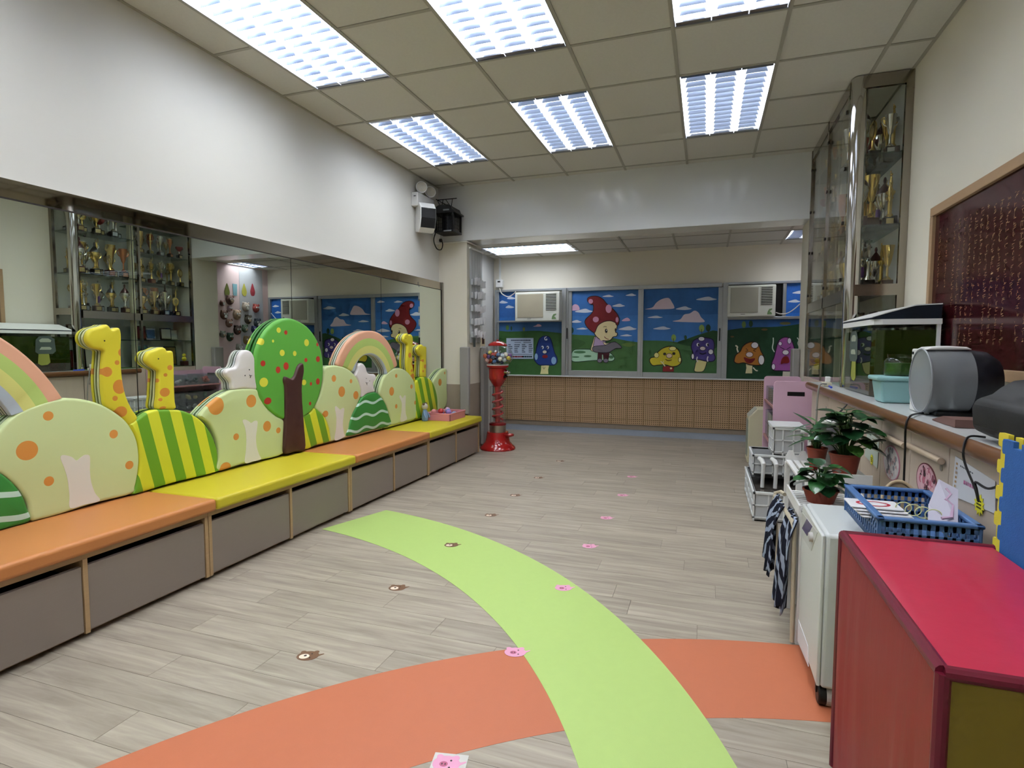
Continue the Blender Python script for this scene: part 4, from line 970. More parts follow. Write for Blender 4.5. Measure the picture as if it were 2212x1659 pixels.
prof_ = [(-.10, -.145), (.02, -.15), (.07, -.10), (.085, 0), (.07, .10), (.02, .15), (-.03, .155), (-.06, .12), (-.10, .125)]
Tm = Matrix.Translation((.12, 5.40, 2.545)) @ Matrix.Rotation(math.radians(-42), 4, 'Z') @ Matrix.Rotation(math.radians(8), 4, 'Y')
obj('cabinet', MB().prism(prof_, -.085, .085, 'xz').xf(Tm), WHITEP, r, world=True, bev=.01, seg=3)
obj('grille', MB().prism([(.024, -.14), (.072, -.098), (.09, 0), (.072, .098), (.024, .14), (.045, .09), (.06, 0), (.045, -.09)], -.078, .078, 'xz').xf(Tm), M('speaker_grille', '#17181a', .6, bump=.5, bscale=900), r, world=True)
obj('wall_bracket', MB().cyl((.001, 5.42, 2.55), (.06, 5.41, 2.55), .02, 10), WHITEP, r, world=True)
r = thing('insect_lamp', 'black lantern-shaped insect killer hanging on a bracket below the beam', 'insect lamp', (.19, 5.72, 2.44))
x0, y0 = .215, 5.745
obj('base_tray', MB().box(x0-.115, x0+.115, y0-.115, y0+.115, 2.44, 2.462), BLACK, r, world=True, bev=.006)
for sx in (-1, 1):
    for sy in (-1, 1): obj('corner_post', MB().box(x0+sx*.105-.008, x0+sx*.105+.008, y0+sy*.105-.008, y0+sy*.105+.008, 2.46, 2.64), BLACK, r, world=True)
g = MB()
for k in range(10):
    t = -.09+.02*k
    for s_ in (-1, 1): g.box(x0+t-.0015, x0+t+.0015, y0+s_*.1-.0015, y0+s_*.1+.0015, 2.46, 2.64); g.box(x0+s_*.1-.0015, x0+s_*.1+.0015, y0+t-.0015, y0+t+.0015, 2.46, 2.64)
for k in range(4): z = 2.49+.04*k; g.box(x0-.1, x0+.1, y0-.102, y0-.099, z, z+.003); g.box(x0+.099, x0+.102, y0-.1, y0+.1, z, z+.003)
obj('grid', g, BLACK, r, world=True)
obj('dark_core', MB().cyl((x0, y0, 2.462), (x0, y0, 2.64), .07, 14), M('dark_core', '#0b0c10', .3), r, world=True, smooth=True)
obj('roof', MB().prism([(x0-.135, 2.64), (x0+.135, 2.64), (x0+.135, 2.655), (x0+.1, 2.68), (x0+.085, 2.715), (x0+.05, 2.73), (x0-.05, 2.73), (x0-.085, 2.715), (x0-.1, 2.68), (x0-.135, 2.655)], y0-.125, y0+.125, 'xz'), BLACK, r, world=True, bev=.004)
obj('brand_mark', MB().box(x0-.0, x0+.07, y0-.127, y0-.125, 2.665, 2.68), M('badge_light', '#7c7f80', .4), r, world=True)
obj('tray_label', MB().box(x0+.0, x0+.09, y0-.117, y0-.115, 2.446, 2.458), M('badge_light'), r, world=True)
hk = MB(); hk.tube([(x0-.1, 5.94, 2.80), (x0-.1, y0-.09, 2.80)], .005); hk.tube([(x0-.1, y0-.06, 2.80), (x0+.13, y0-.06, 2.80)], .005)
for a, b in ((-.1, -.1), (-.03, -.09), (0, .05), (.08, .06)): hk.tube([(x0+a, y0-.06, 2.80), (x0+b*.8, y0-.02, 2.725)], .004)
obj('hanger', hk, BLACK, r, world=True)
r = thing('wall_socket', 'white wall socket box with black plug below the wall speaker', 'socket', (.02, 5.84, 2.36))
obj('box', MB().box(.001, .05, 5.79, 5.89, 2.36, 2.47), WHITEP, r, world=True, bev=.005); obj('plug', MB().cyl((.05, 5.87, 2.40), (.075, 5.87, 2.40), .02, 12), BLACK, r, world=True)
obj('conduit', MB().box(.001, .02, 5.83, 5.85, 2.47, 2.75), WHITEP, r, world=True)
wire('black cable looping from the insect lamp to wall socket', 'cable', [(.08, 5.74, 2.50), (.06, 5.70, 2.38), (.075, 5.74, 2.29), (.09, 5.82, 2.29), (.085, 5.87, 2.35), (.075, 5.87, 2.395)], .006, BLACK)
wire('white cable trunking running along the beam bottom to the column', 'cable', [(.02, 5.925, 2.385), (.18, 5.925, 2.38), (.36, 5.93, 2.378), (.362, 6.2, 2.372)], .009, WCAB)

# ================================================================== CLEAR POCKET HANGER ON THE COLUMN
VINYL = glass('clear_vinyl', '#eef2f4', .6, .12, .45)
r = thing('pocket_hanger', 'clear vinyl pocket hanger with white paper crafts on column side', 'wall hanging', (.365, 6.16, 1.2))
sh = MB()
for k in range(9):
    a, b = 5.99+.04*k, 5.99+.04*(k+1); xa, xb = .362+.012*((k) % 2), .362+.012*((k+1) % 2)
    sh.add([(xa, a, 1.25), (xb, b, 1.25), (xb, b, 2.32), (xa, a, 2.32)], [(0,1,2,3)])
obj('sheet', sh, VINYL, r, world=True, fix=False); obj('top_rod', MB().cyl((.375, 5.97, 2.32), (.375, 6.37, 2.32), .012, 8), WHITEP, r, world=True)
PAP = M('white_paper', '#dcdcdc', .7); rg = random.Random(11)
for i in range(5):
    z = 1.93-.15*i
    obj('pocket', MB().box(.374, .40, 6.0, 6.34, z-.02, z+.045), VINYL, r, world=True)
    for k in range(4):
        y_ = 6.03+.085*k; pz = z+rg.uniform(-.01, .03); m_ = MB()
        for q in range(4):
            t = rg.uniform(0, 3); m_.add([(.41+.012*math.cos(t), y_, pz-.03), (.41-.012*math.cos(t), y_+.045, pz-.02), (.41+.01*math.sin(t), y_+.05, pz+.06), (.40, y_+.01, pz+.05)], [(0,1,2,3)]); y_ += .006
        obj('paper_craft', m_, PAP, r, world=True, fix=False)
obj('photo_card', MB().box(.40, .404, 6.23, 6.36, 1.21, 1.37), M('card_cream', '#d8cba8', .6), r, world=True); obj('photo', MB().box(.404, .405, 6.26, 6.335, 1.235, 1.345), M('photo_brown', '#4c2f22', .5, noise=.4, nscale=30), r, world=True)
obj('dark_card', MB().box(.40, .404, 6.0, 6.06, 1.2, 1.31), M('card_dark', '#3f4a45', .6), r, world=True)

# ================================================================== GUMBALL MACHINE
GX, GYY = .625, 6.2
REDP = M('glossy_red_plastic', '#a81c1c', .16, coat=.4); CHROME = M('chrome', '#c9c9c9', .08, 1)
r = thing('gumball_machine', 'tall red spiral gumball machine with clear globe beside the column', 'gumball machine', (GX, GYY, 0))
def L(name, pr, m, n=32, **k): return obj(name, MB().lathe(pr, (0, 0, 0), n), m, r, smooth=True, **k)
L('base', [(.208, 0), (.212, .01), (.205, .03), (.175, .055), (.145, .095), (.134, .15), (.126, .205), (.001, .206)], REDP)
L('metal_ring', [(.098, .206), (.098, .285), (.001, .285)], M('ring_metal', '#a79f92', .3, .9))
L('ring_cap', [(.10, .285), (.10, .305), (.075, .315), (.03, .32), (.03, .325)], M('dark_red_plastic', '#7c1518', .2))
L('stem', [(.031, .325), (.031, .70)], REDP, 16)
n_ = 110; sp = MB().tube([(.057*math.cos(i/n_*2*PI*4.3+.5), .057*math.sin(i/n_*2*PI*4.3+.5), .345+i/n_*.36) for i in range(n_+1)], .013, 8)
obj('spiral_ramp', sp, REDP, r, smooth=True)
L('clear_tube', [(.092, .31), (.092, .74)], glass('tube_clear', '#fafafa', .6, .02, .03))
L('body', [(.035, .70), (.036, .73), (.07, .775), (.098, .82), (.103, .84), (.106, .95), (.128, .965), (.132, .985), (.001, .986)], REDP)
L('rim', [(.132, .986), (.13, .996), (.001, .997)], M('rim_white', '#d8cfc8', .3))
L('globe', [(.122, .997), (.15, 1.02), (.178, 1.06), (.184, 1.085), (.178, 1.12), (.16, 1.165), (.13, 1.20), (.10, 1.215)], glass('globe_clear', '#fdfdfd', .9, .01, .02), 40)
lid = L('lid', [(.112, 1.214), (.115, 1.222), (.10, 1.24), (.06, 1.262), (.02, 1.27), (.001, 1.271)], REDP)
obj('lid_knob', MB().ball((0, 0, 1.276), .014, 10, 6), REDP, lid, smooth=True)
k_ = MB(); k_.cyl((.10, -.02, .905), (.14, -.028, .905), .03, 16); k_.cyl((.14, -.028, .905), (.155, -.031, .905), .018, 12); k_.box(.14, .165, -.05, -.01, .895, .915)
obj('coin_knob', k_, CHROME, r, smooth=True, bev=.002)
obj('coin_plate', MB().box(.092, .108, -.05, .03, .845, .87), M('dark_core'), r)
ch = MB(); ch.lathe([(.03, 0), (.055, .012), (.06, .03), (.052, .03), (.04, .014), (.001, .012)], (.155, -.03, .155), 16); ch.box(.09, .16, -.06, 0, .15, .165)
obj('chute_tray', ch, REDP, r, smooth=True)
bc = ['#26406a', '#c8541f', '#b8261f', '#d2c13a', '#4a6d9c', '#7b5a96', '#e2ddc8', '#3a3f52', '#d9a7a0', '#5b3d73', '#b9cad0', '#1f2f4a']
bn_ = ['navy', 'orange', 'red', 'yellow', 'steel blue', 'purple', 'cream', 'charcoal', 'pale pink', 'violet', 'pale blue', 'dark blue']
rg = random.Random(5); pos = []
tries = 0
while len(pos) < 46 and tries < 60000:
    tries += 1; R_ = .026
    z = rg.uniform(1.024, 1.115 if len(pos) < 40 else 1.135); rm = {True: .122+(z-.997)*.95, False: .184-(z-1.085)*.3}[z < 1.06]-R_-.006
    a = rg.uniform(0, 2*PI); q_ = math.sqrt(rg.random())*rm; p = Vector((GX+q_*math.cos(a), GYY+q_*math.sin(a), z))
    if all((p-o_).length > 2*R_*.97 for o_ in pos): pos.append(p)
bm_ = {}
for i, p in enumerate(sorted(pos, key=lambda v: v.z)):
    c = i*7 % 12
    if c not in bm_: bm_[c] = MB().ball((0, 0, 0), .026, 14, 9).mesh('toy_capsule', M('capsule_'+bc[c], bc[c], .25, coat=.3), True)
    o = bpy.data.objects.new('toy_capsule', bm_[c]); COL.objects.link(o); o.location = p
    d_ = p-Vector((GX, GYY, 0)); side = 'left' if d_.x < -.045 else 'right' if d_.x > .045 else 'middle'
    lay = 'bottom' if p.z < 1.045 else 'lower' if p.z < 1.065 else 'middle' if p.z < 1.09 else 'top'; dp = 'front' if d_.y < 0 else 'back'
    tag(o, 'small %s ball in gumball globe, %s layer, %s %s' % (bn_[c], lay, side, dp), 'ball', 'balls in the gumball globe')
# ================================================================== PINK BASKET WITH BALLS AT BENCH END
a, b, c = at(948,893,2,.425), at(998,897,2,.425), at(1016,888,2,.425)
x0, x1, y0, y1 = .13, .42, 5.33, 5.72
r = thing('toy_basket', 'small pink plastic basket of toy balls at far end of bench', 'basket', ((x0+x1)/2, (y0+y1)/2, .4255))
PKB = M('pink_basket_plastic', '#d98a92', .35, spec=.4)
t_ = MB(); t_.box(x0+.01, x1-.01, y0+.01, y1-.01, .4255, .43)
for (a0, a1, b0, b1) in ((x0, x0+.008, y0, y1), (x1-.008, x1, y0, y1), (x0, x1, y0, y0+.008), (x0, x1, y1-.008, y1)): t_.box(a0, a1, b0, b1, .4255, .50)
obj('tray', t_, PKB, r, world=True, bev=.002)
rim = MB(); rim.tube([(x0, y0, .5), (x1, y0, .5), (x1, y1, .5), (x0, y1, .5)], .007, 6, closed=True); obj('rim', rim, PKB, r, world=True, smooth=True)
rg = random.Random(8); pos = []
cols = ['#c23a2e', '#3f6fae', '#7a5aa0', '#c8506a', '#7fa0c8', '#d9b84a', '#e0b0b0', '#5a88b8', '#9ab0d0', '#b83a3a', '#c9a0c0', '#6d86c0', '#d88a8a', '#8f6fb0']
nms = ['red', 'blue', 'purple', 'rose', 'light blue', 'yellow', 'pale pink', 'mid blue', 'grey blue', 'dark red', 'lilac', 'periwinkle', 'salmon', 'violet']
for i in range(14):
    for _ in range(3000):
        z = .462 if i < 9 else .508; p = Vector((rg.uniform(x0+.045, x1-.045), rg.uniform(y0+.05, y1-.05), z))
        if all((p-q).length > .06 for q in pos): break
    pos.append(p)
    solo('toy_ball', MB().ball(p, .031, 16, 10), M('ball_'+cols[i], cols[i], .3), 'small %s toy ball in the pink basket on bench' % nms[i], 'ball', 'balls in the pink basket', smooth=True)
r = thing('toy_figure', 'small grey plush doll with blue top sitting behind the pink basket', 'toy', (.16, 5.30, .4265))
x_, y_ = .155, 5.275
obj('body', MB().lathe([(.001, .4265), (.03, .428), (.035, .46), (.026, .52), (.018, .55), (.001, .553)], (x_, y_, 0), 14), M('doll_blue', '#7d98b8', .8), r, world=True, smooth=True)
obj('head', MB().ball((x_, y_, .578), .034, 14, 8), M('doll_grey', '#cfc8bd', .8), r, world=True, smooth=True)
for s_ in (-1, 1): obj('arm', MB().tube([(x_, y_+s_*.022, .53), (x_+.02, y_+s_*.045, .49), (x_+.035, y_+s_*.04, .46)], [.011, .01, .008], 8), M('doll_blue'), r, world=True, smooth=True)
for s_ in (-1, 1): obj('ear', MB().ball((x_, y_+s_*.026, .606), .014, 8, 6), M('doll_brown', '#6a5a4c', .8), r, world=True, smooth=True)
# ================================================================== COUNTER ALONG THE RIGHT WALL
ZC = .93; XF = 3.74
CWOOD = M('nosing_wood', '#6b4526', .3, noise=.12, nscale=6, stretch=(1, 1.5, 20), coat=.3)
DOORM = M('cabinet_door_laminate', '#c3b3a2', .5, noise=.05, nscale=4, stretch=(6, 6, 1))
MARB = M('worktop_white', '#c6c9c8', .25, noise=.12, nscale=2.5, stretch=(1, .6, 1))
r = thing('worktop', 'long white marbled worktop with rounded brown wood edge on right', 'worktop', (3.93, 2.0, .895))
obj('slab', MB().box(3.712, W-.001, -1.0, 5.06, .895, ZC), MARB, r, world=True)
nz = [(3.7125+.0-.022*math.sin(PI*i/10)*1.0-.0, .876+.027*(1-math.cos(PI*i/10))) for i in range(11)]
obj('nosing', MB().prism(nz, -1.0, 5.06, 'xz'), CWOOD, r, world=True, smooth=True)
dpx = [(1790,845),(1826,886),(1863,891),(1905.7,907),(1968.7,930),(2050.8,982)]
dy = sorted([at(x, y, 0, XF).y for x, y in dpx]); step = dy[1]-dy[0]
ny = dy[0]; ed = []
while ny > -.9: ny -= .42; ed.append(ny)
ed = sorted(ed)+dy+[5.05]
wh = {}
for k in range(len(ed)-1):
    y0, y1 = ed[k], ed[k+1]; seen = y1 > 1.2
    if not seen and y1 > .3: pass
    names = 'counter cupboard with pale laminate door, %s' % ('%s from the far end' % ORD[min(13, len(ed)-2-k)])
    r = thing('counter_cupboard', names, 'cupboard', ((XF+W)/2, (y0+y1)/2, 0), 0, 'cupboards under the worktop')
    obj('body', MB().box(XF+.019, W-.002, y0+.001, y1-.001, .0, .875), M('cupboard_body', '#8a6a4c', .6), r, world=True)
    d = obj('door', MB().box(XF, XF+.018, y0+.004, y1-.004, .06, .868), DOORM, r, world=True, bev=.002)
    obj('lock', MB().cyl((XF-.003, y0+.06, .78), (XF+.001, y0+.06, .78), .012, 12), BRUSH, d, world=True)
    wh[k] = (y0, y1, d)
K = len(ed)-2
# rounded pull rails on the two cupboards left of the posters
RAIL = M('rail_beech', '#c4b098', .4)
for n_ in (1, 2):
    y0, y1, d = wh[K-len(dpx)+n_]
    zr = at(*((2007,984) if n_ == 1 else (1934,953)), 0, XF-.016).z
    obj('pull_rail', MB().cyl((XF-.016, y0+.02, zr), (XF-.016, y1-.02, zr), .012, 12), RAIL, d, world=True, smooth=True)
# printed round pictures and notices on the doors
def onx(p, x=XF-.003): q = at(p[0], p[1], 0, x); return q
def round_print(label, c, ry_px, cols, bg, rim):
    q = onx(c); e = onx((c[0], c[1]-ry_px)); R_ = e.z-q.z
    r = thing('round_picture', label, 'picture', (XF-.004, q.y, q.z-R_))
    obj('disc', MB().lathe([(R_, 0), (R_, .002), (.0001, .0021)], (XF-.0028, q.y, q.z), 36, 'x', 1.5), M('pic_rim_'+rim, rim, .5), r, world=True)
    rg = random.Random(int(c[0])); mb = MB(); mats = [M('pic_bg_'+bg, bg, .5)]+[M('pic_'+k, k, .5) for k in cols]
    n = 30; mb.add([(XF-.0035, q.y+1.5*R_*.93*math.cos(2*PI*i/n), q.z+R_*.93*math.sin(2*PI*i/n)) for i in range(n)], [tuple(range(n))])
    for _ in range(46):
        a = rg.uniform(0, 2*PI); t = math.sqrt(rg.random())*R_*.85; s_ = rg.uniform(.006, .016); mb.mi = rg.randrange(1, len(mats))
        yy_, zz = q.y+1.5*t*math.cos(a), q.z+t*math.sin(a); m_ = 7
        mb.add([(XF-.0038-.0001*_/46, yy_+s_*math.cos(2*PI*i/m_), zz+s_*math.sin(2*PI*i/m_)) for i in range(m_)], [tuple(range(m_))])
    obj('print', mb, mats, r, world=True, fix=False)
round_print('round blossom picture with pink rim on a cupboard door, beside black cable', (1925, 1000), 38, ['#e9e4e2', '#6d6a72', '#cfa9ac', '#8f8f98'], '#d9d6d6', '#c9869a')
round_print('round pink picture with plum blossoms on a cupboard door behind blue basket', (2000, 1040), 40, ['#8a4a5c', '#c06a80', '#3f2a30', '#e2b9c0'], '#d9adb8', '#7c3a44')
def notice(label, quad, paper, rows, star, name='notice_sheet'):
    P_ = [onx(p) for p in quad]; c = sum(P_, Vector())/4
    r = thing(name, label, 'notice', (XF-.004, c.y, min(p.z for p in P_)))
    obj('sheet', MB().prism([(p.y, p.z) for p in P_], XF-.0035, XF-.002, 'yz'), paper, r, world=True)
    rg = random.Random(len(label))
    for col, u0, u1, v0, v1, n in rows:
        mb = MB()
        for i in range(n):
            v = v0+(v1-v0)*(i+.5)/n; hh = (v1-v0)/n*.5; u = u0
            while u < u1:
                w_ = rg.uniform(.02, .05); a = [(u, v-hh/2), (min(u+w_, u1), v-hh/2), (min(u+w_, u1), v+hh/2), (u, v+hh/2)]; u += w_+.012
                mb.add([tuple(Vector((-.0006, 0, 0))+(P_[0]*(1-uu)+P_[1]*uu)*(1-vv)+(P_[3]*(1-uu)+P_[2]*uu)*vv) for uu, vv in a], [(0,1,2,3)])
        obj('printed_text', mb.shift((-.0006, 0, 0)), M('ink_'+col, col, .6), r, world=True, fix=False)
    if star:
        q = onx(star[0]); R_ = star[1]; mb = MB(); n = 24
        mb.prism([(q.y+R_*(1 if i % 2 else .68)*math.cos(2*PI*i/n), q.z+R_*(1 if i % 2 else .68)*math.sin(2*PI*i/n)) for i in range(n)], XF-.0062, XF-.005, 'yz')
        st = obj('yellow_star', mb, M('star_yellow', '#e2dc2a', .5), r, world=True); t = MB()
        for k in range(3): t.box(XF-.0068, XF-.0063, q.y-R_*.45, q.y+R_*.4, q.z+R_*(.25-.3*k), q.z+R_*(.4-.3*k))
        obj('star_text', t, M('ink_#4a4a12', '#4a4a12', .6), st, world=True)
notice('white poster with pink heading and yellow star burst on near cupboard door', [(2064,985),(2150,1040),(2150,1110),(2056,1070)], M('poster_white', '#d9dade', .5),
       [('#b08a5a', .05, .10, .1, .9, 7), ('#5a6068', .16, .5, .12, .2, 1), ('#b06a90', .28, .62, .42, .62, 1)], ((2117,1090), .035))
notice('pale green poster with yellow star on cupboard door behind the big plant', [(1875,915),(1900,930),(1895,1012),(1868,985)], M('poster_green', '#c3cfc4', .5),
       [('#8a7a4a', .5, .9, .3, .4, 2), ('#55705a', .1, .4, .15, .3, 2)], ((1884,993), .028))
# ================================================================== ON THE WORKTOP
# fish tank
tx0, tx1, ty0, ty1 = 3.81, 4.118, 3.64, 4.33
r = thing('fish_tank', 'glass fish tank with green water and dark blue hood on the worktop', 'fish tank', ((tx0+tx1)/2, (ty0+ty1)/2, ZC))
TG = glass('tank_glass', '#e4efe2', .9, .0)
pts = [(tx0, ty1), (tx0, ty0+.05), (tx0+.012, ty0+.015), (tx0+.05, ty0), (tx1, ty0), (tx1, ty1)]
g = MB(); n = len(pts); zt = 1.335
g.add([(x, y, z) for z in (ZC+.004, zt) for x, y in pts], [(i, (i+1) % n, n+(i+1) % n, n+i) for i in range(n-1)])
obj('glass_wall', g, TG, r, world=True, fix=False)
wat = M('algae_water', '#2f3c0b', .15, noise=.35, nscale=5)
ip = [(x+(.006 if x < 3.9 else -.006), y+(.006 if y < 3.8 else -.006)) for x, y in pts]
obj('green_water', MB().prism(ip, ZC+.09, zt-.03, 'xy'), wat, r, world=True)
obj('gravel', MB().prism(ip, ZC+.004, ZC+.09, 'xy'), M('tank_gravel', '#574a4b', .9, noise=.35, nscale=60), r, world=True)
lp = [(x+(-.012 if x < 3.9 else .006), y+(-.012 if y < 3.8 else .012)) for x, y in pts]
obj('white_rim', MB().prism(lp, zt, zt+.03, 'xy'), WHITEP, r, world=True)
hood = [(tx0-.012, zt+.03), (tx1+.004, zt+.03), (tx1+.004, zt+.105), (tx0+.19, zt+.10), (tx0+.07, zt+.066), (tx0-.012, zt+.04)]
hd = obj('hood', MB().prism(hood, ty0-.012, ty1+.012, 'xz'), M('hood_navy', '#1a2431', .35), r, world=True, bev=.003)
obj('hood_edge', MB().prism([(tx0-.014, zt+.04), (tx0+.07, zt+.067), (tx0+.19, zt+.101), (tx1+.004, zt+.106), (tx1+.004, zt+.112), (tx0+.19, zt+.107), (tx0+.07, zt+.073), (tx0-.014, zt+.045)], ty0-.014, ty1+.014, 'xz'), WHITEP, hd, world=True)
obj('corner_post', MB().box(tx1-.014, tx1+.004, ty0-.006, ty0+.012, ZC, zt), WHITEP, r, world=True)
# filter unit inside front glass
fm = MB(); fx = tx0-.0016
for (a, b, c, d) in ((3.98, 4.18, 1.12, 1.31),): fm.prism([(a, c+.02), (a+.03, c), (b-.03, c), (b, c+.03), (b-.01, d-.03), (b-.05, d), (a+.05, d), (a+.01, d-.04)], fx, fx+.001, 'yz')
obj('filter', fm, M('filter_grey', '#4d5a54', .5), r, world=True)
fm = MB(); fm.prism([(4.03, 1.245), (4.13, 1.245), (4.14, 1.265), (4.11, 1.285), (4.05, 1.285), (4.02, 1.265)], fx-.001, fx, 'yz'); fm.prism([(4.02, 1.165), (4.13, 1.165), (4.14, 1.18), (4.12, 1.195), (4.04, 1.195)], fx-.001, fx, 'yz')
obj('filter_label', fm, M('filter_pale', '#a3ab98', .5), r, world=True)
obj('filter_sponge', MB().prism([(4.0, 1.02), (4.03, 1.0), (4.09, 1.005), (4.12, 1.03), (4.11, 1.12), (4.01, 1.12)], fx, fx+.001, 'yz'), M('sponge_olive', '#8f9440', .8), r, world=True)
# aqua box and jar
q0, q1 = at(1884,865,2,ZC), at(1961,872,2,ZC)
bx, by = 3.79, 3.31
r = thing('storage_box', 'pale aqua plastic box with lid in front of the fish tank', 'box', (bx+.09, by+.07, ZC)); AQ = M('aqua_plastic', '#93c0c1', .4)
b_ = MB(); w0, w1, d0, d1 = .155, .185, .14, .165; cx_, cy_ = bx+.06, by+.04
b_.add([(cx_+s*w0/2, cy_+t*d0/2, ZC+.001) for s, t in ((-1,-1),(1,-1),(1,1),(-1,1))]+[(cx_+s*w1/2, cy_+t*d1/2, ZC+.115) for s, t in ((-1,-1),(1,-1),(1,1),(-1,1))], [(0,3,2,1),(4,5,6,7),(0,1,5,4),(1,2,6,5),(2,3,7,6),(3,0,4,7)])
obj('body', b_, AQ, r, world=True, bev=.012, seg=3); obj('lid', MB().box(cx_-.108, cx_+.108, cy_-.095, cy_+.095, ZC+.113, ZC+.136), AQ, r, world=True, bev=.01, seg=3)
r = thing('glass_jar', 'glass jar of green algae water standing on the aqua box', 'jar', (cx_+.01, cy_, ZC+.137)); z_ = ZC+.137
obj('glass', MB().lathe([(.062, 0), (.068, .01), (.068, .07), (.06, .085), (.052, .09), (.055, .097), (.055, .11)], (cx_+.01, cy_, z_), 26), glass('jar_clear', '#eaf2ea', .9), r, world=True, smooth=True)
obj('green_water', MB().lathe([(.001, .004), (.062, .005), (.064, .012), (.064, .064), (.001, .066)], (cx_+.01, cy_, z_), 26), M('jar_green', '#3c5f26', .3, noise=.5, nscale=40), r, world=True, smooth=True)
# white drum fan with translucent drum
fy, fz, R_ = 2.80, ZC+.142, .132
r = thing('drum_heater', 'white appliance with clear grey drum and dark rear on the worktop', 'appliance', (3.92, fy, ZC))
obj('back_plate', MB().box(3.80, 3.818, fy-.02, fy+.175, ZC+.001, ZC+.275), WHITEP, r, world=True, bev=.006)
for zz in (.25, .09): obj('screw_hole', MB().box(3.797, 3.80, fy+.145, fy+.16, ZC+zz, ZC+zz+.012), BLACK, r, world=True)
DR = glass('drum_grey', '#c0c5c9', .8, .03, .32)
obj('clear_drum', MB().lathe([(R_, .0), (R_*1.03, .07), (R_, .15)], (3.785, fy, fz), 40, 'x'), DR, r, world=True, smooth=True)
obj('front_ring', MB().tube([(3.785, fy+R_*math.cos(2*PI*i/40), fz+R_*math.sin(2*PI*i/40)) for i in range(40)], .004, 6, closed=True), M('ring_grey', '#8b8f93', .4), r, world=True, smooth=True)
obj('inner_disc', MB().lathe([(R_*.95, 0), (R_*.95, .004), (.0001, .0041)], (3.86, fy, fz), 36, 'x'), glass('inner_grey', '#9a9c98', .5, .1, .35), r, world=True)
obj('rear_drum', MB().lathe([(R_*.97, .15), (R_*.97, .17), (R_*.92, .215), (R_*.72, .25), (.0001, .255)], (3.785, fy, fz), 36, 'x'), M('navy_black', '#14161f', .4), r, world=True, smooth=True)
obj('top_handle', MB().prism([(3.78, fz+R_*.98), (3.80, fz+R_*1.07), (3.86, fz+R_*1.1), (3.92, fz+R_*1.07), (3.94, fz+R_*.99)], fy-.06, fy+.06, 'xz'), WHITEP, r, world=True, bev=.008, seg=3)
obj('foot', MB().box(3.82, 4.0, fy-.08, fy+.08, ZC+.001, ZC+.02), BLACK, r, world=True, bev=.005)
# brown folder and pale papers below the appliance
r = solo('folder', MB().prism([(2.36, ZC+.002), (2.57, ZC+.002), (2.57, ZC+.007), (2.47, ZC+.03), (2.36, ZC+.03)], 3.76, 3.86, 'yz'), M('folder_brown', '#6d4f48', .6), 'worn brown card folder lying on worktop before the drum appliance', 'folder')
solo('notebook', MB().box(3.865, 4.0, 2.35, 2.55, ZC+.001, ZC+.018), M('notebook_blue', '#9fb9c6', .6), 'thin pale blue notebook on worktop behind the brown folder', 'notebook', bev=.002)
# black loudspeaker
r = thing('loudspeaker', 'large black portable loudspeaker lying on the worktop at right edge', 'speaker', (3.95, 1.95, ZC))
SPK = M('speaker_black', '#232426', .55, bump=.2, bscale=500)
A_ = [at(x, y, 1, 2.1) for x, y in [(2098,925),(2096,880),(2103,862),(2140,850),(2160,835),(2185,822),(2225,818)]]
o_ = [(p.x, max(p.z, ZC+.002)) for p in A_]+[(4.13, 1.262), (4.13, ZC+.012), (3.80, ZC+.002), (3.755, ZC+.012)]
obj('cabinet', MB().prism(o_, 1.62, 2.10, 'xz'), SPK, r, world=True, bev=.015, seg=3)
c_ = at(2205, 922, 1, 1.6)
obj('cone', MB().lathe([(.001, .0), (.05, .002), (.062, .006), (.066, 0), (.066, .02)], (3.98, 1.596, 1.08), 28, 'y'), M('speaker_cone', '#55585a', .4), r, world=True, smooth=True)
obj('side_band', MB().prism([(3.80, ZC+.02), (3.83, ZC+.02), (3.90, 1.2), (3.87, 1.22)], 1.612, 1.622, 'xz'), BLACK, r, world=True)
# cables over the front of the counter
wire('thick black cable hanging over the worktop edge down the doors', 'cable', [at(2002,892,2,ZC+.006), at(1985,893,2,ZC+.006), (3.705, 2.63, ZC+.008), (3.683, 2.60, .90), (3.68, 2.585, .8), (3.682, 2.58, .6), (3.70, 2.58, .3), (3.71, 2.56, .02)], .0042, BLACK)
wire('thin black cable looped over the worktop edge by the loudspeaker', 'cable', [(3.755, 2.12, ZC+.005), (3.705, 2.10, ZC+.006), (3.683, 2.07, .90), (3.682, 2.05, .86), (3.684, 1.98, .80), (3.684, 1.955, .77), (3.684, 1.97, .80), (3.684, 1.98, .82), (3.684, 1.90, .82), (3.685, 1.80, .86), (3.69, 1.76, .87)], .0035, BLACK)
r = thing('power_adapter', 'small cream power adapter with cables at the far end of worktop', 'adapter', (3.745, 4.52, ZC))
obj('body', MB().box(3.72, 3.77, 4.47, 4.56, ZC+.001, ZC+.03), M('cream_plastic', '#cfc8b0', .5), r, world=True, bev=.004); obj('plug', MB().box(3.735, 3.765, 4.49, 4.53, ZC+.03, ZC+.07), WHITEP, r, world=True, bev=.004)
solo('marker_pen', MB().cyl((3.735, 4.30, ZC+.008), (3.745, 4.42, ZC+.008), .007, 10), M('blue_pen', '#3c55c8', .4), 'small blue marker pen lying on the worktop edge', 'pen', smooth=True)
wire('grey cable hanging from power adapter in front of far cupboards', 'cable', [(3.735, 4.47, ZC+.02), (3.69, 4.44, ZC+.015), (3.675, 4.42, .86), (3.67, 4.40, .78), (3.665, 4.38, .55), (3.67, 4.36, .2)], .006, M('grey_cable', '#8a8780', .5))
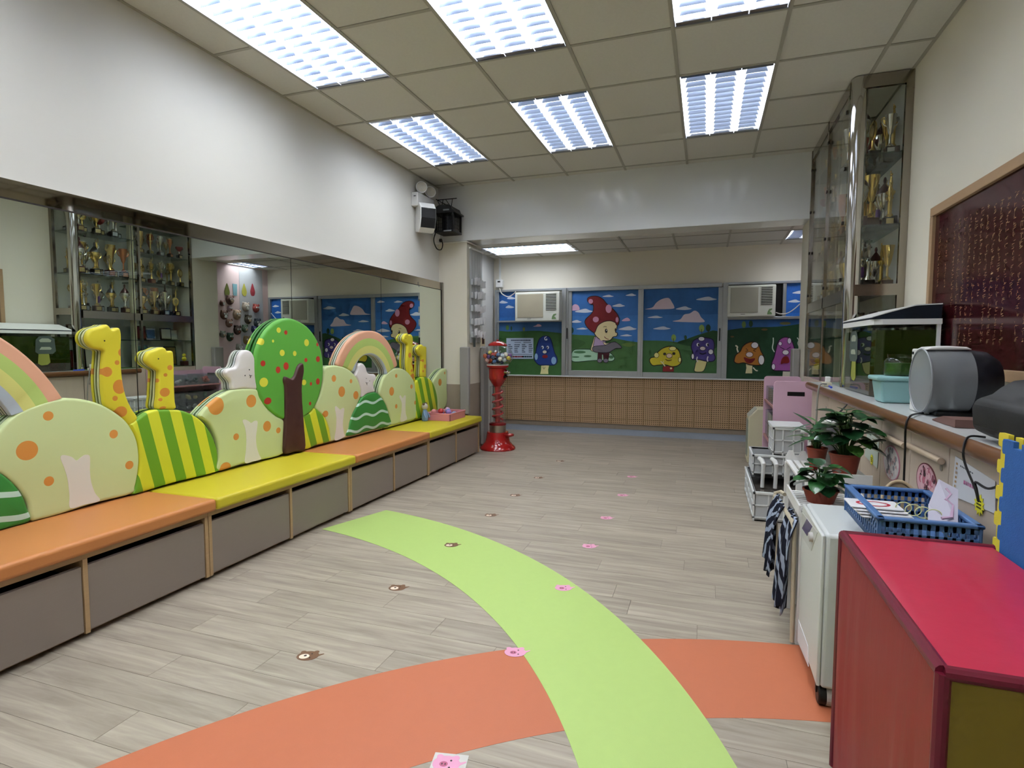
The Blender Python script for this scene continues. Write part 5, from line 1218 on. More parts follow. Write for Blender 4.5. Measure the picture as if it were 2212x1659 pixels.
# hanging canister in front of cupboards
q = at(1792, 912, 0, 3.60)
r = thing('lidded_canister', 'grey canister with white lid hung by wires before the cupboards', 'canister', (3.60, q.y, q.z-.22))
obj('body', MB().lathe([(.04, -.2), (.046, -.19), (.048, -.02), (.046, 0), (.001, .001)], (3.60, q.y, q.z), 22), M('canister_grey', '#76747a', .5), r, world=True, smooth=True)
obj('lid', MB().lathe([(.053, -.004), (.055, .006), (.048, .012), (.012, .015), (.01, .03), (.001, .031)], (3.60, q.y, q.z), 22), WHITEP, r, world=True, smooth=True)
hw = MB(); hw.tube([(3.60, q.y+.05, q.z+.01), (3.65, q.y+.06, .83), (3.70, q.y+.06, .89)], .003); hw.tube([(3.60, q.y-.05, q.z+.01), (3.65, q.y+.03, .83), (3.70, q.y+.06, .89)], .003)
obj('hanging_wire', hw, BLACK, r, world=True)

# ================================================================== PINK SHELF UNIT
PK = M('pink_laminate', '#d4adbf', .5, noise=.03, nscale=10); sx0, sx1, sy0, sy1, sz = 3.475, 3.80, 5.2, 6.06, .922
r = thing('pink_shelf', 'pink open toy shelf with black hand slot between crates and window', 'shelf', ((sx0+sx1)/2, (sy0+sy1)/2, 0))
def rrect(x0, x1, z0, z1, rad, n=5):
    o = [(x0, z0), (x1, z0)]
    for cx, cz, a in ((x1-rad, z1-rad, 0), (x0+rad, z1-rad, PI/2)): o += [(cx+rad*math.cos(a+PI/2*i/n), cz+rad*math.sin(a+PI/2*i/n)) for i in range(n+1)]
    return o
for yy in (sy0, sy1-.022):
    s_ = obj('side_panel', MB().prism(rrect(sx0, sx1, 0, sz, .03), yy, yy+.022, 'xz'), PK, r, world=True, bev=.002)
    obj('hand_slot', MB().box(sx0+.105, sx0+.235, yy-.0015, yy+.0235, .80, .835), BLACK, s_, world=True)
z1_, z2_ = at(1665, 848, 0, sx0+.01).z, at(1663, 925, 0, sx0+.01).z
obj('back_board', MB().box(sx1-.012, sx1, sy0+.022, sy1-.022, .04, .88), PK, r, world=True)
SHL = [.045, .33, .60] if not (.2 < z2_ < .6) else [.06, z2_, z1_]
SHL = [.06, .36, .70]
for z in SHL: obj('shelf_board', MB().box(sx0+.006, sx1-.012, sy0+.022, sy1-.022, z-.018, z), M('shelf_edge', '#b07d7a', .5), r, world=True)
CLR = glass('clear_bin_plastic', '#eceff1', .6, .08, .08); rg = random.Random(21)
def bin_(y0, y1, z, hh, col, name, label, lumps=9):
    r = thing('clear_bin', label, 'bin', (sx0+.14, (y0+y1)/2, z), 0, 'clear bins on the pink shelf')
    x0, x1 = sx0+.02, sx1-.03; b = MB()
    b.box(x0, x1, y0, y1, z+.0005, z+.004); b.box(x0, x0+.003, y0, y1, z, z+hh); b.box(x1-.003, x1, y0, y1, z, z+hh); b.box(x0, x1, y0, y0+.003, z, z+hh); b.box(x0, x1, y1-.003, y1, z, z+hh)
    obj('tray', b, CLR, r, world=True)
    c = MB()
    for _ in range(lumps):
        R_ = rg.uniform(.02, .034); c.ball((rg.uniform(x0+.035, x1-.035), rg.uniform(y0+.035, y1-.035), z+.006+R_+rg.uniform(0, hh*.3)), R_, 7, 5, sz=.8)
    tag(obj('contents', c, M('toy_'+col, col, .6), r, world=True), kind='stuff')
w_ = (sy1-sy0-.06)/3; y_ = sy0+.03
for i, (col, nm) in enumerate((('#cfc9c4', 'white blocks'), ('#2f4550', 'dark teal blocks'), ('#c8443c', 'red blocks'))): bin_(y_+w_*i+.006, y_+w_*(i+1)-.006, SHL[2], .13, col, '', 'clear plastic bin of %s on top level of pink shelf' % nm)
for i, (col, nm) in enumerate((('#4a4f5c', 'slate pieces'), ('#b9b9b4', 'grey white pieces'), ('#3d3f48', 'charcoal pieces'))): bin_(y_+w_*i+.006, y_+w_*(i+1)-.006, SHL[1], .12, col, '', 'clear plastic bin of %s on middle level of pink shelf' % nm)
for i, (col, nm) in enumerate((('#35507c', 'blue pieces'), ('#c3a45a', 'yellow pieces'), ('#3f6a55', 'green pieces'))): bin_(y_+w_*i+.006, y_+w_*(i+1)-.006, SHL[1]+.1205, .12, col, '', 'clear plastic bin of %s stacked second on the middle level' % nm)
for i, (col, nm) in enumerate((('#c98a45', 'orange toys'), ('#8a8580', 'grey toys'))): bin_(y_+.40*i+.006, y_+.40*(i+1)-.006, SHL[0], .15, col, '', 'clear plastic bin of %s on bottom level of pink shelf' % nm, 14)
# cream upright heater
r = thing('cream_heater', 'cream upright air cleaner standing beyond the pink shelf', 'air cleaner', (3.47, 6.5, 0)); CRM = M('cream_casing', '#c9c2a3', .5)
obj('casing', MB().prism([(3.365, .03), (3.60, .03), (3.60, .565), (3.45, .565), (3.365, .47)], 6.35, 6.62, 'xz'), CRM, r, world=True, bev=.01, seg=3)
obj('control_top', MB().prism([(3.37, .478), (3.445, .562), (3.44, .57), (3.362, .482)], 6.37, 6.60, 'xz'), M('control_pale', '#b3b3a6', .4), r, world=True)
obj('front_grille', MB().box(3.358, 3.366, 6.38, 6.59, .06, .44), M('grille_greygreen', '#8f9688', .5), r, world=True)
obj('base', MB().box(3.36, 3.60, 6.34, 6.63, 0, .03), CRM, r, world=True, bev=.005)

# ================================================================== WHITE CRATES WITH PIPES
CRT = M('crate_white', '#dadcdb', .45); CRI = M('crate_panel', '#b9bcbd', .5); CRD = M('crate_inner', '#8e8882', .7)
def crate(x0, x1, y0, y1, z0, z1, label, lid=False, water=None, nx=4, ny=5):
    r = thing('plastic_crate', label, 'crate', ((x0+x1)/2, (y0+y1)/2, z0), 0, 'white plastic crates')
    t = .008; w = MB(); w.box(x0+t, x1-t, y0+t, y1-t, z0, z0+.008)
    for a in ((x0+t, x0+2*t, y0+t, y1-t), (x1-2*t, x1-t, y0+t, y1-t), (x0+t, x1-t, y0+t, y0+2*t), (x0+t, x1-t, y1-2*t, y1-t)): w.box(*a, z0, z1)
    obj('wall', w, CRI, r, world=True)
    rim = MB()
    for a in ((x0-.004, x0+.016, y0-.004, y1+.004), (x1-.016, x1+.004, y0-.004, y1+.004), (x0-.004, x1+.004, y0-.004, y0+.016), (x0-.004, x1+.004, y1-.016, y1+.004)): rim.box(*a, z1-.018, z1)
    obj('rim', rim, CRT, r, world=True, bev=.003)
    for k in range(nx+1):
        x = x0+(x1-x0)*k/nx; x = min(max(x, x0+.006), x1-.006)
        for y in (y0, y1-t): obj('rib', MB().box(x-.005, x+.005, y, y+t, z0, z1-.018), CRT, r, world=True)
    for k in range(ny+1):
        y = y0+(y1-y0)*k/ny; y = min(max(y, y0+.006), y1-.006)
        for x in (x0, x1-t): obj('rib', MB().box(x, x+t, y-.005, y+.005, z0, z1-.018), CRT, r, world=True)
    for zz in (.10, .52):
        z = z0+(z1-z0)*zz; b = MB()
        for a in ((x0, x0+t, y0, y1), (x1-t, x1, y0, y1), (x0, x1, y0, y0+t), (x0, x1, y1-t, y1)): b.box(*a, z, z+.009)
        obj('band', b, CRT, r, world=True)
    if water: obj('dark_water', MB().box(x0+.017, x1-.017, y0+.017, y1-.017, z0+.01, z0+(z1-z0)*.6), water, r, world=True)
    if lid: obj('lid', MB().box(x0-.008, x1+.008, y0-.008, y1+.008, z1, z1+.014), CRT, r, world=True, bev=.003)
    return r
crate(3.262, 3.66, 4.20, 5.07, .001, .208, 'large low white crate on the floor holding two white pipes', water=M('crate_dark_water', '#57524d', .2))
crate(3.292, 3.66, 4.745, 5.12, .2085, .372, 'white crate set across the rear of large floor crate', water=CRD, nx=5)
crate(3.432, 3.652, 4.75, 5.05, .3725, .590, 'small white lidded crate on top of the crate stack', lid=True, nx=3, ny=3)
PVC = M('pvc_white', '#dededb', .35)
for i, (a, b) in enumerate((((1629,1097), (1629,1000)), ((1666,1097), (1675,1000)))):
    y_ = 4.66; p0, p1 = at(a[0], a[1]+10, 1, y_), at(b[0], b[1]-12, 1, y_); p0.z = .135
    x_ = 3.36+.09*i
    solo('white_pipe', MB().tube([(x_, y_, .135), (x_+.004, y_, .28), (x_+.004, y_, .315), (x_-.004, y_+.03, .338), (x_-.02, y_+.075, .344)], [.014, .014, .017, .017, .016], 12), PVC, 'white plastic pipe with elbow standing in the large crate, %s of two' % ('left', 'right')[i], 'pipe', 'white pipes in the crates', smooth=True)
solo('white_pipe', MB().tube([(3.60, 4.735, .325), (3.66, 4.70, .318), (3.73, 4.66, .316)], .013, 12), PVC, 'short white horizontal pipe leaving the middle crate at right', 'pipe', 'white pipes in the crates', smooth=True)
solo('white_pipe', MB().tube([(3.62, 4.72, .57), (3.675, 4.72, .57), (3.682, 4.72, .55), (3.682, 4.72, .02)], .012, 12), PVC, 'white drain pipe running down beside the crate stack', 'pipe', 'white pipes in the crates', smooth=True)
# ================================================================== AIR PURIFIER ON CASTORS
ux0, ux1, uy0, uy1, uz0, uz1 = 3.305, 3.69, 2.05, 2.455, .075, .60
PUR = M('purifier_grey_white', '#c6cac8', .42, bump=.15, bscale=600)
r = thing('air_purifier', 'pale grey box-shaped air purifier on castors beside the red block', 'air purifier', ((ux0+ux1)/2, (uy0+uy1)/2, 0))
obj('body', MB().box(ux0+.012, ux1, uy0, uy1, uz0, uz1), PUR, r, world=True, bev=.012, seg=3)
obj('front_panel', MB().prism([(uy0+.004, uz0+.004), (uy1-.004, uz0+.004), (uy1-.004, uz1-.006), (uy0+.004, uz1-.006)], ux0, ux0+.012, 'yz'), M('purifier_front', '#cdd0cd', .45), r, world=True, bev=.004)
dsp = [at(x, y, 0, ux0-.001) for x, y in ((1743,1121),(1755,1137),(1744,1158),(1733,1141))]
pn = [at(x, y, 0, ux0-.0005) for x, y in ((1729,1099),(1766,1150),(1752,1190),(1728,1150))]
obj('control_recess', MB().prism([(min(p.y, uy1-.012), p.z) for p in pn], ux0-.0012, ux0, 'yz'), M('purifier_recess', '#bfc2be', .5), r, world=True)
obj('display', MB().prism([(p.y, p.z) for p in dsp], ux0-.0022, ux0-.001, 'yz'), M('display_purple', '#4c4478', .2), r, world=True)
kc = at(1753, 1160, 0, ux0-.004); obj('knob', MB().lathe([(.017, 0), (.016, -.012), (.0001, -.014)], (ux0-.001, kc.y, kc.z), 20, 'x'), M('knob_grey', '#b4b0ac', .4), r, world=True, smooth=True)
sl = [at(x, y, 0, ux0-.001) for x, y in ((1721,1327),(1745,1395),(1746,1440),(1716,1362))]
obj('intake_scoop', MB().prism([(min(p.y, uy1-.012), p.z) for p in sl], ux0-.0015, ux0, 'yz'), M('scoop_white', '#dfe3e8', .4), r, world=True)
for cx, cy in ((ux0+.045, uy0+.045), (ux1-.06, uy0+.04), (ux0+.06, uy1-.05), (ux1-.06, uy1-.05)):
    c = obj('castor', MB().cyl((cx-.035, cy, .036), (cx+.035, cy, .036), .036, 20), M('castor_black', '#191918', .45), r, world=True, bev=.006)
    obj('castor_band', MB().cyl((cx-.010, cy, .036), (cx+.012, cy, .036), .0368, 20), M('castor_grey', '#b6b3b0', .4), c, world=True)
    obj('castor_fork', MB().box(cx-.04, cx+.04, cy-.008, cy+.008, .04, uz0), BLACK, c, world=True)
# ================================================================== BLUE BASKET OF CARDS
bx0, bx1, by0, by1, bz0, bz1 = 3.44, 3.70, 1.955, 2.385, .6015, .70
BLU = M('blue_basket_plastic', '#4d72a5', .4)
bx1 = 3.695
r = thing('blue_basket', 'shallow blue slotted plastic basket of number cards on the air purifier', 'basket', ((bx0+bx1)/2, (by0+by1)/2, bz0))
obj('floor_tray', MB().box(bx0+.02, bx1-.02, by0+.02, by1-.02, bz0, bz0+.006), BLU, r, world=True)
rim = MB()
for a in ((bx0-.008, bx0+.016, by0-.008, by1+.008), (bx1-.016, bx1+.008, by0-.008, by1+.008), (bx0-.008, bx1+.008, by0-.008, by0+.016), (bx0-.008, bx1+.008, by1-.016, by1+.008)): rim.box(*a, bz1-.012, bz1)
obj('rim', rim, BLU, r, world=True, bev=.005, seg=3)
for a in ((bx0, bx0+.005, by0, by1), (bx1-.005, bx1, by0, by1), (bx0, bx1, by0, by0+.005), (bx0, bx1, by1-.005, by1)):
    w_ = MB(); w_.box(*a, bz0, bz0+.018); w_.box(*a, bz0+.046, bz0+.053); w_.box(*a, bz1-.03, bz1-.01); obj('side_band', w_, BLU, r, world=True)
for s_, n in ((0, 18), (1, 12)):
    for k in range(n+1):
        t = k/n
        for q in (0, 1):
            if s_ == 0: y = by0+(by1-by0)*t; x = (bx0, bx1-.005)[q]; b = MB().box(x, x+.005, y-.0045, y+.0045, bz0, bz1-.01)
            else: x = bx0+(bx1-bx0)*t; y = (by0, by1-.005)[q]; b = MB().box(x-.0045, x+.0045, y, y+.005, bz0, bz1-.01)
            obj('bar', b, BLU, r, world=True)
CARD = M('card_white', '#dcdcdf', .5); REDI = M('red_print', '#b3283c', .5)
def ringnum(mb, cx, cy, rx, ry, t, z, n=28):
    vs = []
    for i in range(n):
        a = 2*PI*i/n; vs += [(cx+rx*math.cos(a), cy+ry*math.sin(a), z), (cx+(rx-t)*math.cos(a), cy+(ry-t)*math.sin(a), z)]
    return mb.add(vs, [(2*i, 2*((i+1) % n), 2*((i+1) % n)+1, 2*i+1) for i in range(n)])
for k in range(4):
    z = bz1-.030+.007*k; cx, cy = 3.535+.008*(3-k), 2.13-.012*(3-k); lab = ['bottom', 'second', 'third', 'top'][k]
    r = thing('number_card', 'white flash card printed with red zero in blue basket, %s of the stack' % lab, 'card', (cx, cy, z), 0, 'flash cards in the blue basket')
    obj('card', MB().prism([(cx-.07+.02*math.cos(a)*0+u*.075, cy+v*.055) for u, v, a in ((-.95,-1,0),(.95,-1,0),(1,-.9,0),(1,.9,0),(.95,1,0),(-.95,1,0),(-1,.9,0),(-1,-.9,0))], z, z+.004, 'xy'), CARD, r, world=True, bev=.001)
    obj('printed_zero', ringnum(MB(), cx-.07, cy, .05, .033, .010, z+.0045), REDI, r, world=True, fix=False)
for k in range(4):
    cx, cy = 3.545+.02*k, 2.10-.022*k
    solo('binder_ring', MB().tube([(cx+.022*math.cos(2*PI*i/18), cy+.006, bz1-.004+.018*math.sin(2*PI*i/18)) for i in range(18)], .0018, 6, closed=True), M('ring_pale', '#d2d8a0', .4), 'pale yellow binder ring on the flash cards, %s from left' % ORD[k], 'ring', 'binder rings in the blue basket', smooth=True)
r = thing('number_card', 'white flash card with pale pink number standing up in blue basket', 'card', (3.64, 2.06, bz1-.03), 0, 'flash cards in the blue basket')
cv = MB(); cv.add([(3.585, 2.02, bz1-.035), (3.655, 2.00, bz1-.03), (3.675, 2.07, bz1+.075), (3.63, 2.09, bz1+.10), (3.60, 2.07, bz1+.02)], [(0,1,2,3,4)])
obj('card', cv, M('card_lilac', '#cbc8d8', .5), r, world=True, fix=False)
obj('printed_number', MB().tube([(3.618, 2.015, bz1-.005), (3.645, 2.02, bz1+.0), (3.655, 2.045, bz1+.03), (3.64, 2.055, bz1+.045), (3.655, 2.065, bz1+.06), (3.645, 2.075, bz1+.075)], .005, 6), M('pale_pink_print', '#c9a9c4', .5), r, world=True)
# ================================================================== RED SOFT BLOCK
rx0, rx1, ry0, ry1, rz = 3.30, 3.657, 1.055, 1.775, .695
r = thing('soft_play_block', 'large red vinyl soft play block with yellow end panel, bottom right corner', 'soft block', ((rx0+rx1)/2, (ry0+ry1)/2, 0))
REDV = M('red_vinyl', '#b42843', .34, noise=.05, nscale=5, bump=.25, bscale=25); RED_SHADED = M('red_vinyl_shaded', '#8c262b', .55, noise=.08, nscale=4, stretch=(1, 4, .6), bump=.5, bscale=14)  # side is the same red vinyl, its shade put into the darker colour
def sheet(f, n, m, mt, name, par):
    vs = [f(i/n, k/m) for i in range(n+1) for k in range(m+1)]
    return obj(name, MB().add(vs, [(i*(m+1)+k, (i+1)*(m+1)+k, (i+1)*(m+1)+k+1, i*(m+1)+k+1) for i in range(n) for k in range(m)]), mt, par, world=True, smooth=True)
bul = lambda u, v, a: a*(math.sin(PI*u)*math.sin(PI*v))**.5
rg = random.Random(4); wr = [(rg.uniform(0, 1), rg.uniform(.02, .06), rg.uniform(-.3, .3)) for _ in range(9)]
def side(u, v):
    w_ = sum(.0035*math.exp(-((u-c-(v-.5)*k*.4)/w)**2) for c, w, k in wr)
    return (rx0-bul(u, v, .006)-w_*math.sin(PI*v)+.002, ry0+.012+(ry1-ry0-.024)*u, .004+(rz-.02)*v)
sheet(side, 40, 20, RED_SHADED, 'side_panel', r)
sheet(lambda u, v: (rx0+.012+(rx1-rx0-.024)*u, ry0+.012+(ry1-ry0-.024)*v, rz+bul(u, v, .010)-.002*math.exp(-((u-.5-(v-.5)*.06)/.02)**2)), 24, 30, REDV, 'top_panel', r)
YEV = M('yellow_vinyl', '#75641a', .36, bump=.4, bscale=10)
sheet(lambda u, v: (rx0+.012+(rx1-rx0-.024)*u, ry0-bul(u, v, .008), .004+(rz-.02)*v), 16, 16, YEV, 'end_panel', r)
obj('core', MB().box(rx0+.006, rx1-.004, ry0+.006, ry1-.004, .002, rz-.006), M('core_yellow', '#b3a02a', .6), r, world=True)
PIP = M('dark_red_binding', '#681329', .35)
bd = [((rx0+.006, ry0+.006, rz-.006), (rx0+.006, ry1-.006, rz-.006)), ((rx0+.006, ry0+.006, 0.01), (rx0+.006, ry0+.006, rz-.006)), ((rx0+.006, ry0+.006, rz-.006), (rx1-.006, ry0+.006, rz-.006)), ((rx0+.006, ry1-.006, rz-.006), (rx1-.006, ry1-.006, rz-.006)), ((rx0+.006, ry1-.006, .01), (rx0+.006, ry1-.006, rz-.006))]
for a, b in bd: obj('binding', MB().tube([a, b], .012, 10), PIP, r, world=True, smooth=True)
# ================================================================== FOAM MATS BESIDE THE BLOCK
def matpoly(y0, y1, z0, z1, tooth=.035, dep=.016):
    o = [(y0, z0)]; y = y0
    o = [(y0, z0), (y1, z0)]
    n = int((z1-z0)/tooth/2); h = (z1-z0)/(2*n)
    for k in range(2*n): zz = z0+h*k; d = dep if k % 2 else 0; o += [(y1+d-(.004 if k % 2 else 0), zz), (y1+d, zz+h*.15), (y1+d, zz+h*.85), (y1+d-(.004 if k % 2 else 0), zz+h)]
    n2 = int((y1-y0)/tooth/2); h2 = (y1-y0)/(2*n2)
    for k in range(2*n2): yy_ = y1-h2*k; d = dep if k % 2 else 0; o += [(yy_, z1-d), (yy_-h2, z1-d)]
    o += [(y0, z1)]
    return o
solo('foam_mat', MB().prism(matpoly(1.25, 1.815, 0.0, .988), 3.6725, 3.684, 'yz'), M('yellow_foam', '#d9c83a', .75, bump=.4, bscale=300), 'yellow interlocking foam mat with toothed edge behind the blue one', 'foam mat')
solo('foam_mat', MB().prism(matpoly(1.22, 1.765, 0.0, .978), 3.661, 3.672, 'yz'), M('blue_foam', '#2d62a6', .8, noise=.12, nscale=60, bump=.5, bscale=300), 'blue interlocking foam mat standing at the right behind the red block', 'foam mat')
# ================================================================== WHITE PLANT RACK WITH POTS
r = thing('plant_rack', 'white plastic slatted rack holding potted plants behind the purifier', 'rack', (3.48, 2.85, 0)); RK = WHITEP
for x in (3.315, 3.565):
    for y in (2.50, 2.84): obj('post', MB().box(x-.012, x+.012, y-.012, y+.012, 0, .545), RK, r, world=True)
    for y in (2.90, 3.30): obj('post', MB().box(x+.04-.012, x+.04+.012, y-.012, y+.012, 0, .60), RK, r, world=True)
for k in range(11):
    y = 2.505+.0325*k; obj('slat', MB().box(3.31, 3.575, y-.010, y+.010, .545, .555), RK, r, world=True)
for k in range(9):
    x = 3.36+.035*k; obj('slat', MB().box(x-.012, x+.012, 2.90, 3.31, .60, .61), RK, r, world=True)
for x in (3.302, 3.58): obj('edge_rail', MB().box(x-.004, x+.004, 2.49, 2.86, .53, .575), RK, r, world=True)
for y in (2.893, 3.305): obj('edge_rail', MB().box(3.345, 3.65, y-.004, y+.004, .585, .635), RK, r, world=True)
for k in range(5): obj('finial', MB().prism([(3.35+.06*k, .635), (3.39+.06*k, .635), (3.38+.06*k, .66), (3.36+.06*k, .66)], 3.301, 3.309, 'xz'), RK, r, world=True)
TERR = M('terracotta_plastic', '#8a3c2a', .5); SOIL = M('soil', '#2a1d17', .9)
LEAF = [M('leaf_dark', '#1f4a2a', .3, noise=.25, nscale=20, coat=.3), M('leaf_mid', '#2f6332', .3, noise=.25, nscale=20, coat=.3), M('leaf_light', '#4f8038', .32, noise=.2, nscale=20, coat=.3)]
def leaf(c, d, up, L_, w_, round_=False, curl=.25):
    """a leaf blade of a few quads from base c along d"""
    d = d.normalized(); s_ = d.cross(up).normalized(); n_ = s_.cross(d); mb = MB(); vs = []; K_ = 7
    for i in range(K_+1):
        t = i/K_; wd = w_*(math.sin(PI*min(1, t*.96+.04))**(.55 if round_ else .8))*(1 if round_ else 1-.25*t); p = c+d*(L_*t)-n_*(curl*L_*t*t)
        vs += [p-s_*wd+n_*wd*.25, p, p+s_*wd+n_*wd*.25]
    fs = []
    for i in range(K_): a = 3*i; fs += [(a, a+1, a+4, a+3), (a+1, a+2, a+5, a+4)]
    return mb.add(vs, fs)
def plant(label, loc, pr, ph, n, hgt, L_, w_, round_, seed, spread=.9, z0=0):
    r = thing('potted_plant', label, 'plant', loc); rg = random.Random(seed)
    obj('pot', MB().lathe([(pr*.72, 0), (pr*.95, ph*.88), (pr, ph*.9), (pr, ph), (pr*.9, ph), (pr*.88, ph*.85), (.001, ph*.85)], (0, 0, 0), 26), TERR, r, smooth=True)
    obj('soil', MB().lathe([(pr*.88, ph*.86), (.001, ph*.9)], (0, 0, 0), 20), SOIL, r)
    st = MB()
    for k in range(n):
        a = k*2.4+rg.uniform(-.3, .3); t = rg.random(); h_ = ph+hgt*(.15+.85*(k+.5)/n); rad = pr*spread*(1.0-.45*(k/n))*rg.uniform(.3, 1)
        p = Vector((rad*math.cos(a), rad*math.sin(a), h_)); dr = Vector((math.cos(a), math.sin(a), rg.uniform(-.35, .5)))
        st.tube([(rad*.2*math.cos(a), rad*.2*math.sin(a), ph*.85), tuple(p*.6+Vector((0, 0, p.z*.3))), tuple(p)], [.004, .003, .002], 5)
        m = LEAF[0 if rg.random() < .5 else 1 if rg.random() < .75 else 2]
        obj('leaf', leaf(p, dr, Vector((0, 0, 1)), L_*rg.uniform(.75, 1.15), w_*rg.uniform(.8, 1.15), round_, rg.uniform(.0, .4)), m, r, smooth=True)
    obj('stem', st, M('plant_stem', '#3c5a2c', .5), r, smooth=True)
    return r
p = at(1823, 1034, 1, 3.02); plant('big bushy dark green plant in a brown pot on the rear of the rack', (p.x, 3.02, .611), .068, .10, 46, .20, .095, .043, True, 1, 1.5)
p = at(1772, 1075, 1, 2.66); plant('small round-leaved plant in a brown pot just behind the purifier', (p.x, 2.66, .556), .070, .055, 22, .10, .085, .038, True, 2, 1.1)
p = at(1780, 990, 1, 3.22); plant('spiky narrow-leaved plant in a brown pot at the back of rack', (p.x-.03, 3.24, .611), .05, .085, 30, .14, .13, .013, False, 3, 1.0)
# white bottle with red cap
p = at(1748, 1018, 1, 3.0)
r = thing('cleaner_bottle', 'white bottle with red cap standing among the plants', 'bottle', (p.x, 3.08, .611))
obj('bottle', MB().lathe([(.03, 0), (.034, .01), (.034, .07), (.02, .095), (.014, .105), (.001, .105)], (0, 0, 0), 18), WHITEP, r, smooth=True); obj('cap', MB().lathe([(.016, .105), (.018, .11), (.016, .135), (.001, .136)], (0, 0, 0), 14), M('cap_red', '#9c2020', .4), r, smooth=True)
r.location = (p.x, 3.12, .611) if False else (3.40, 2.82, .5555)
# round bamboo tray and red purse between rack and basket
p = at(1893, 1045, 1, 2.56)
r = thing('bamboo_tray', 'round woven bamboo tray leaning behind the blue basket', 'tray', (3.625, 2.54, .0))
obj('rim', MB().tube([(3.655+.065*math.cos(2*PI*i/32), 2.52+.03*math.sin(2*PI*i/32), .585+.105*math.sin(2*PI*i/32)) for i in range(32)], .006, 8, closed=True), M('bamboo', '#bda988', .5), r, world=True, smooth=True)
obj('weave', MB().add([(3.655+.063*math.cos(2*PI*i/32), 2.525+.03*math.sin(2*PI*i/32), .585+.103*math.sin(2*PI*i/32)) for i in range(32)], [tuple(range(32))]), M('bamboo_weave', '#9d8d70', .7, noise=.3, nscale=90), r, world=True, fix=False)
obj('stand', MB().box(3.62, 3.69, 2.50, 2.54, 0, .49), M('stand_dark', '#4a443c', .6), r, world=True)
# ================================================================== NAVY CLOTH ON A TUBE FRAME
TUB = M('cream_tube', '#b9ae96', .4)
r = thing('folding_frame', 'cream metal tube frame carrying the navy patterned cloth', 'frame', (3.20, 2.75, 0))
obj('tube', MB().tube([(3.30, 3.0, .01), (3.262, 2.99, .47), (3.266, 2.985, .5), (3.29, 2.98, .51), (3.30, 2.93, .51)], .009, 10), TUB, r, world=True, smooth=True)
obj('tube', MB().tube([(3.264, 2.98, .49), (3.27, 2.8, .50), (3.28, 2.52, .50), (3.285, 2.50, .48), (3.29, 2.485, .01)], .009, 10), TUB, r, world=True, smooth=True)
def navy():
    m = M('navy_patterned_cloth', '#0e1326', .9); nt = m.node_tree; b = nt.nodes['Principled BSDF']
    tc = nt.nodes.new('ShaderNodeTexCoord'); mp = nt.nodes.new('ShaderNodeMapping'); mp.inputs['Scale'].default_value = (26, 26, 10); nt.links.new(tc.outputs['Object'], mp.inputs[0])
    wv = nt.nodes.new('ShaderNodeTexWave'); wv.wave_type = 'RINGS'; wv.inputs['Scale'].default_value = .55; wv.inputs['Distortion'].default_value = 9; wv.inputs['Detail'].default_value = 3; nt.links.new(mp.outputs[0], wv.inputs['Vector'])
    cr = nt.nodes.new('ShaderNodeValToRGB'); e = cr.color_ramp.elements; e[0].position = .62; e[0].color = lin('#0e1326'); e[1].position = .72; e[1].color = lin('#97a3b8')
    nt.links.new(wv.outputs['Fac'], cr.inputs[0]); nt.links.new(cr.outputs[0], b.inputs['Base Color']); return m
NV = navy()
r = thing('patterned_cloth', 'navy blue cloth with white patterns hanging beside the air purifier', 'cloth', (3.225, 2.7, .12))
rg = random.Random(9)
def drape(y0, y1, zb, ph, x_, nm):
    n, m = 26, 22
    def f(u, v):
        y = y0+(y1-y0)*u; w_ = .014*math.sin(u*17+ph)*(.3+v)+.008*math.sin(u*31+ph*2)
        return (x_-.010-.028*math.sin(PI*.5*min(1, v*3))-w_*.9-.012*v, y+.01*math.sin(v*6+ph)*v, .515-(.515-zb-.02*math.sin(u*9))*v)
    vs = [f(i/n, k/m) for i in range(n+1) for k in range(m+1)]
    o = obj(nm, MB().add(vs, [(i*(m+1)+k, (i+1)*(m+1)+k, (i+1)*(m+1)+k+1, i*(m+1)+k+1) for i in range(n) for k in range(m)]), NV, r, world=True, smooth=True, fix=False)
    s_ = o.modifiers.new('solid', 'SOLIDIFY'); s_.thickness = .004
drape(2.66, 2.92, .20, .4, 3.275, 'outer_fold'); drape(2.48, 2.70, .11, 2.0, 3.30, 'inner_fold')

# ================================================================== MAROON BOARD ON THE RIGHT WALL
r = thing('lettered_board', 'maroon glazed board with columns of gold handwriting in wooden frame', 'board', (W-.02, 2.3, 1.10))
wy0, wy1, wz0, wz1 = .9, 3.872, 1.115, 1.955
FRM = M('frame_oak', '#a98a68', .5, noise=.08, nscale=6, stretch=(1, 1.5, 15))
obj('panel', MB().box(W-.012, W-.001, wy0, wy1, wz0, wz1), M('maroon_panel', '#42161b', .12, spec=.6), r, world=True)
for b in ((wy0-.04, wy1+.04, wz1, wz1+.05), (wy0-.04, wy1+.04, wz0-.05, wz0), (wy1, wy1+.04, wz0, wz1), (wy0-.04, wy0, wz0, wz1)): obj('frame_bar', MB().box(W-.03, W-.001, *b), FRM, r, world=True, bev=.003)
GOLDI = M('gold_ink', '#b39a6c', .5); rg = random.Random(14)
def glyph(mb, y, z, s):
    x = W-.0127
    for _ in range(rg.randint(4, 6)):
        hor = rg.random() < .55; a = rg.uniform(-.5, .3)*s; b_ = rg.uniform(-.5, .5)*s; L_ = rg.uniform(.3, .8)*s; t = .06*s
        if hor: mb.add([(x, y-a, z+b_), (x, y-a-L_, z+b_+.1*s), (x, y-a-L_, z+b_+.1*s+t), (x, y-a, z+b_+t)], [(0,1,2,3)])
        else: mb.add([(x, y-a, z+b_), (x, y-a-t, z+b_), (x, y-a-t*1.6, z+b_-L_*.8), (x, y-a-t*.6, z+b_-L_*.8)], [(0,1,2,3)])
y = 3.60; k = 0
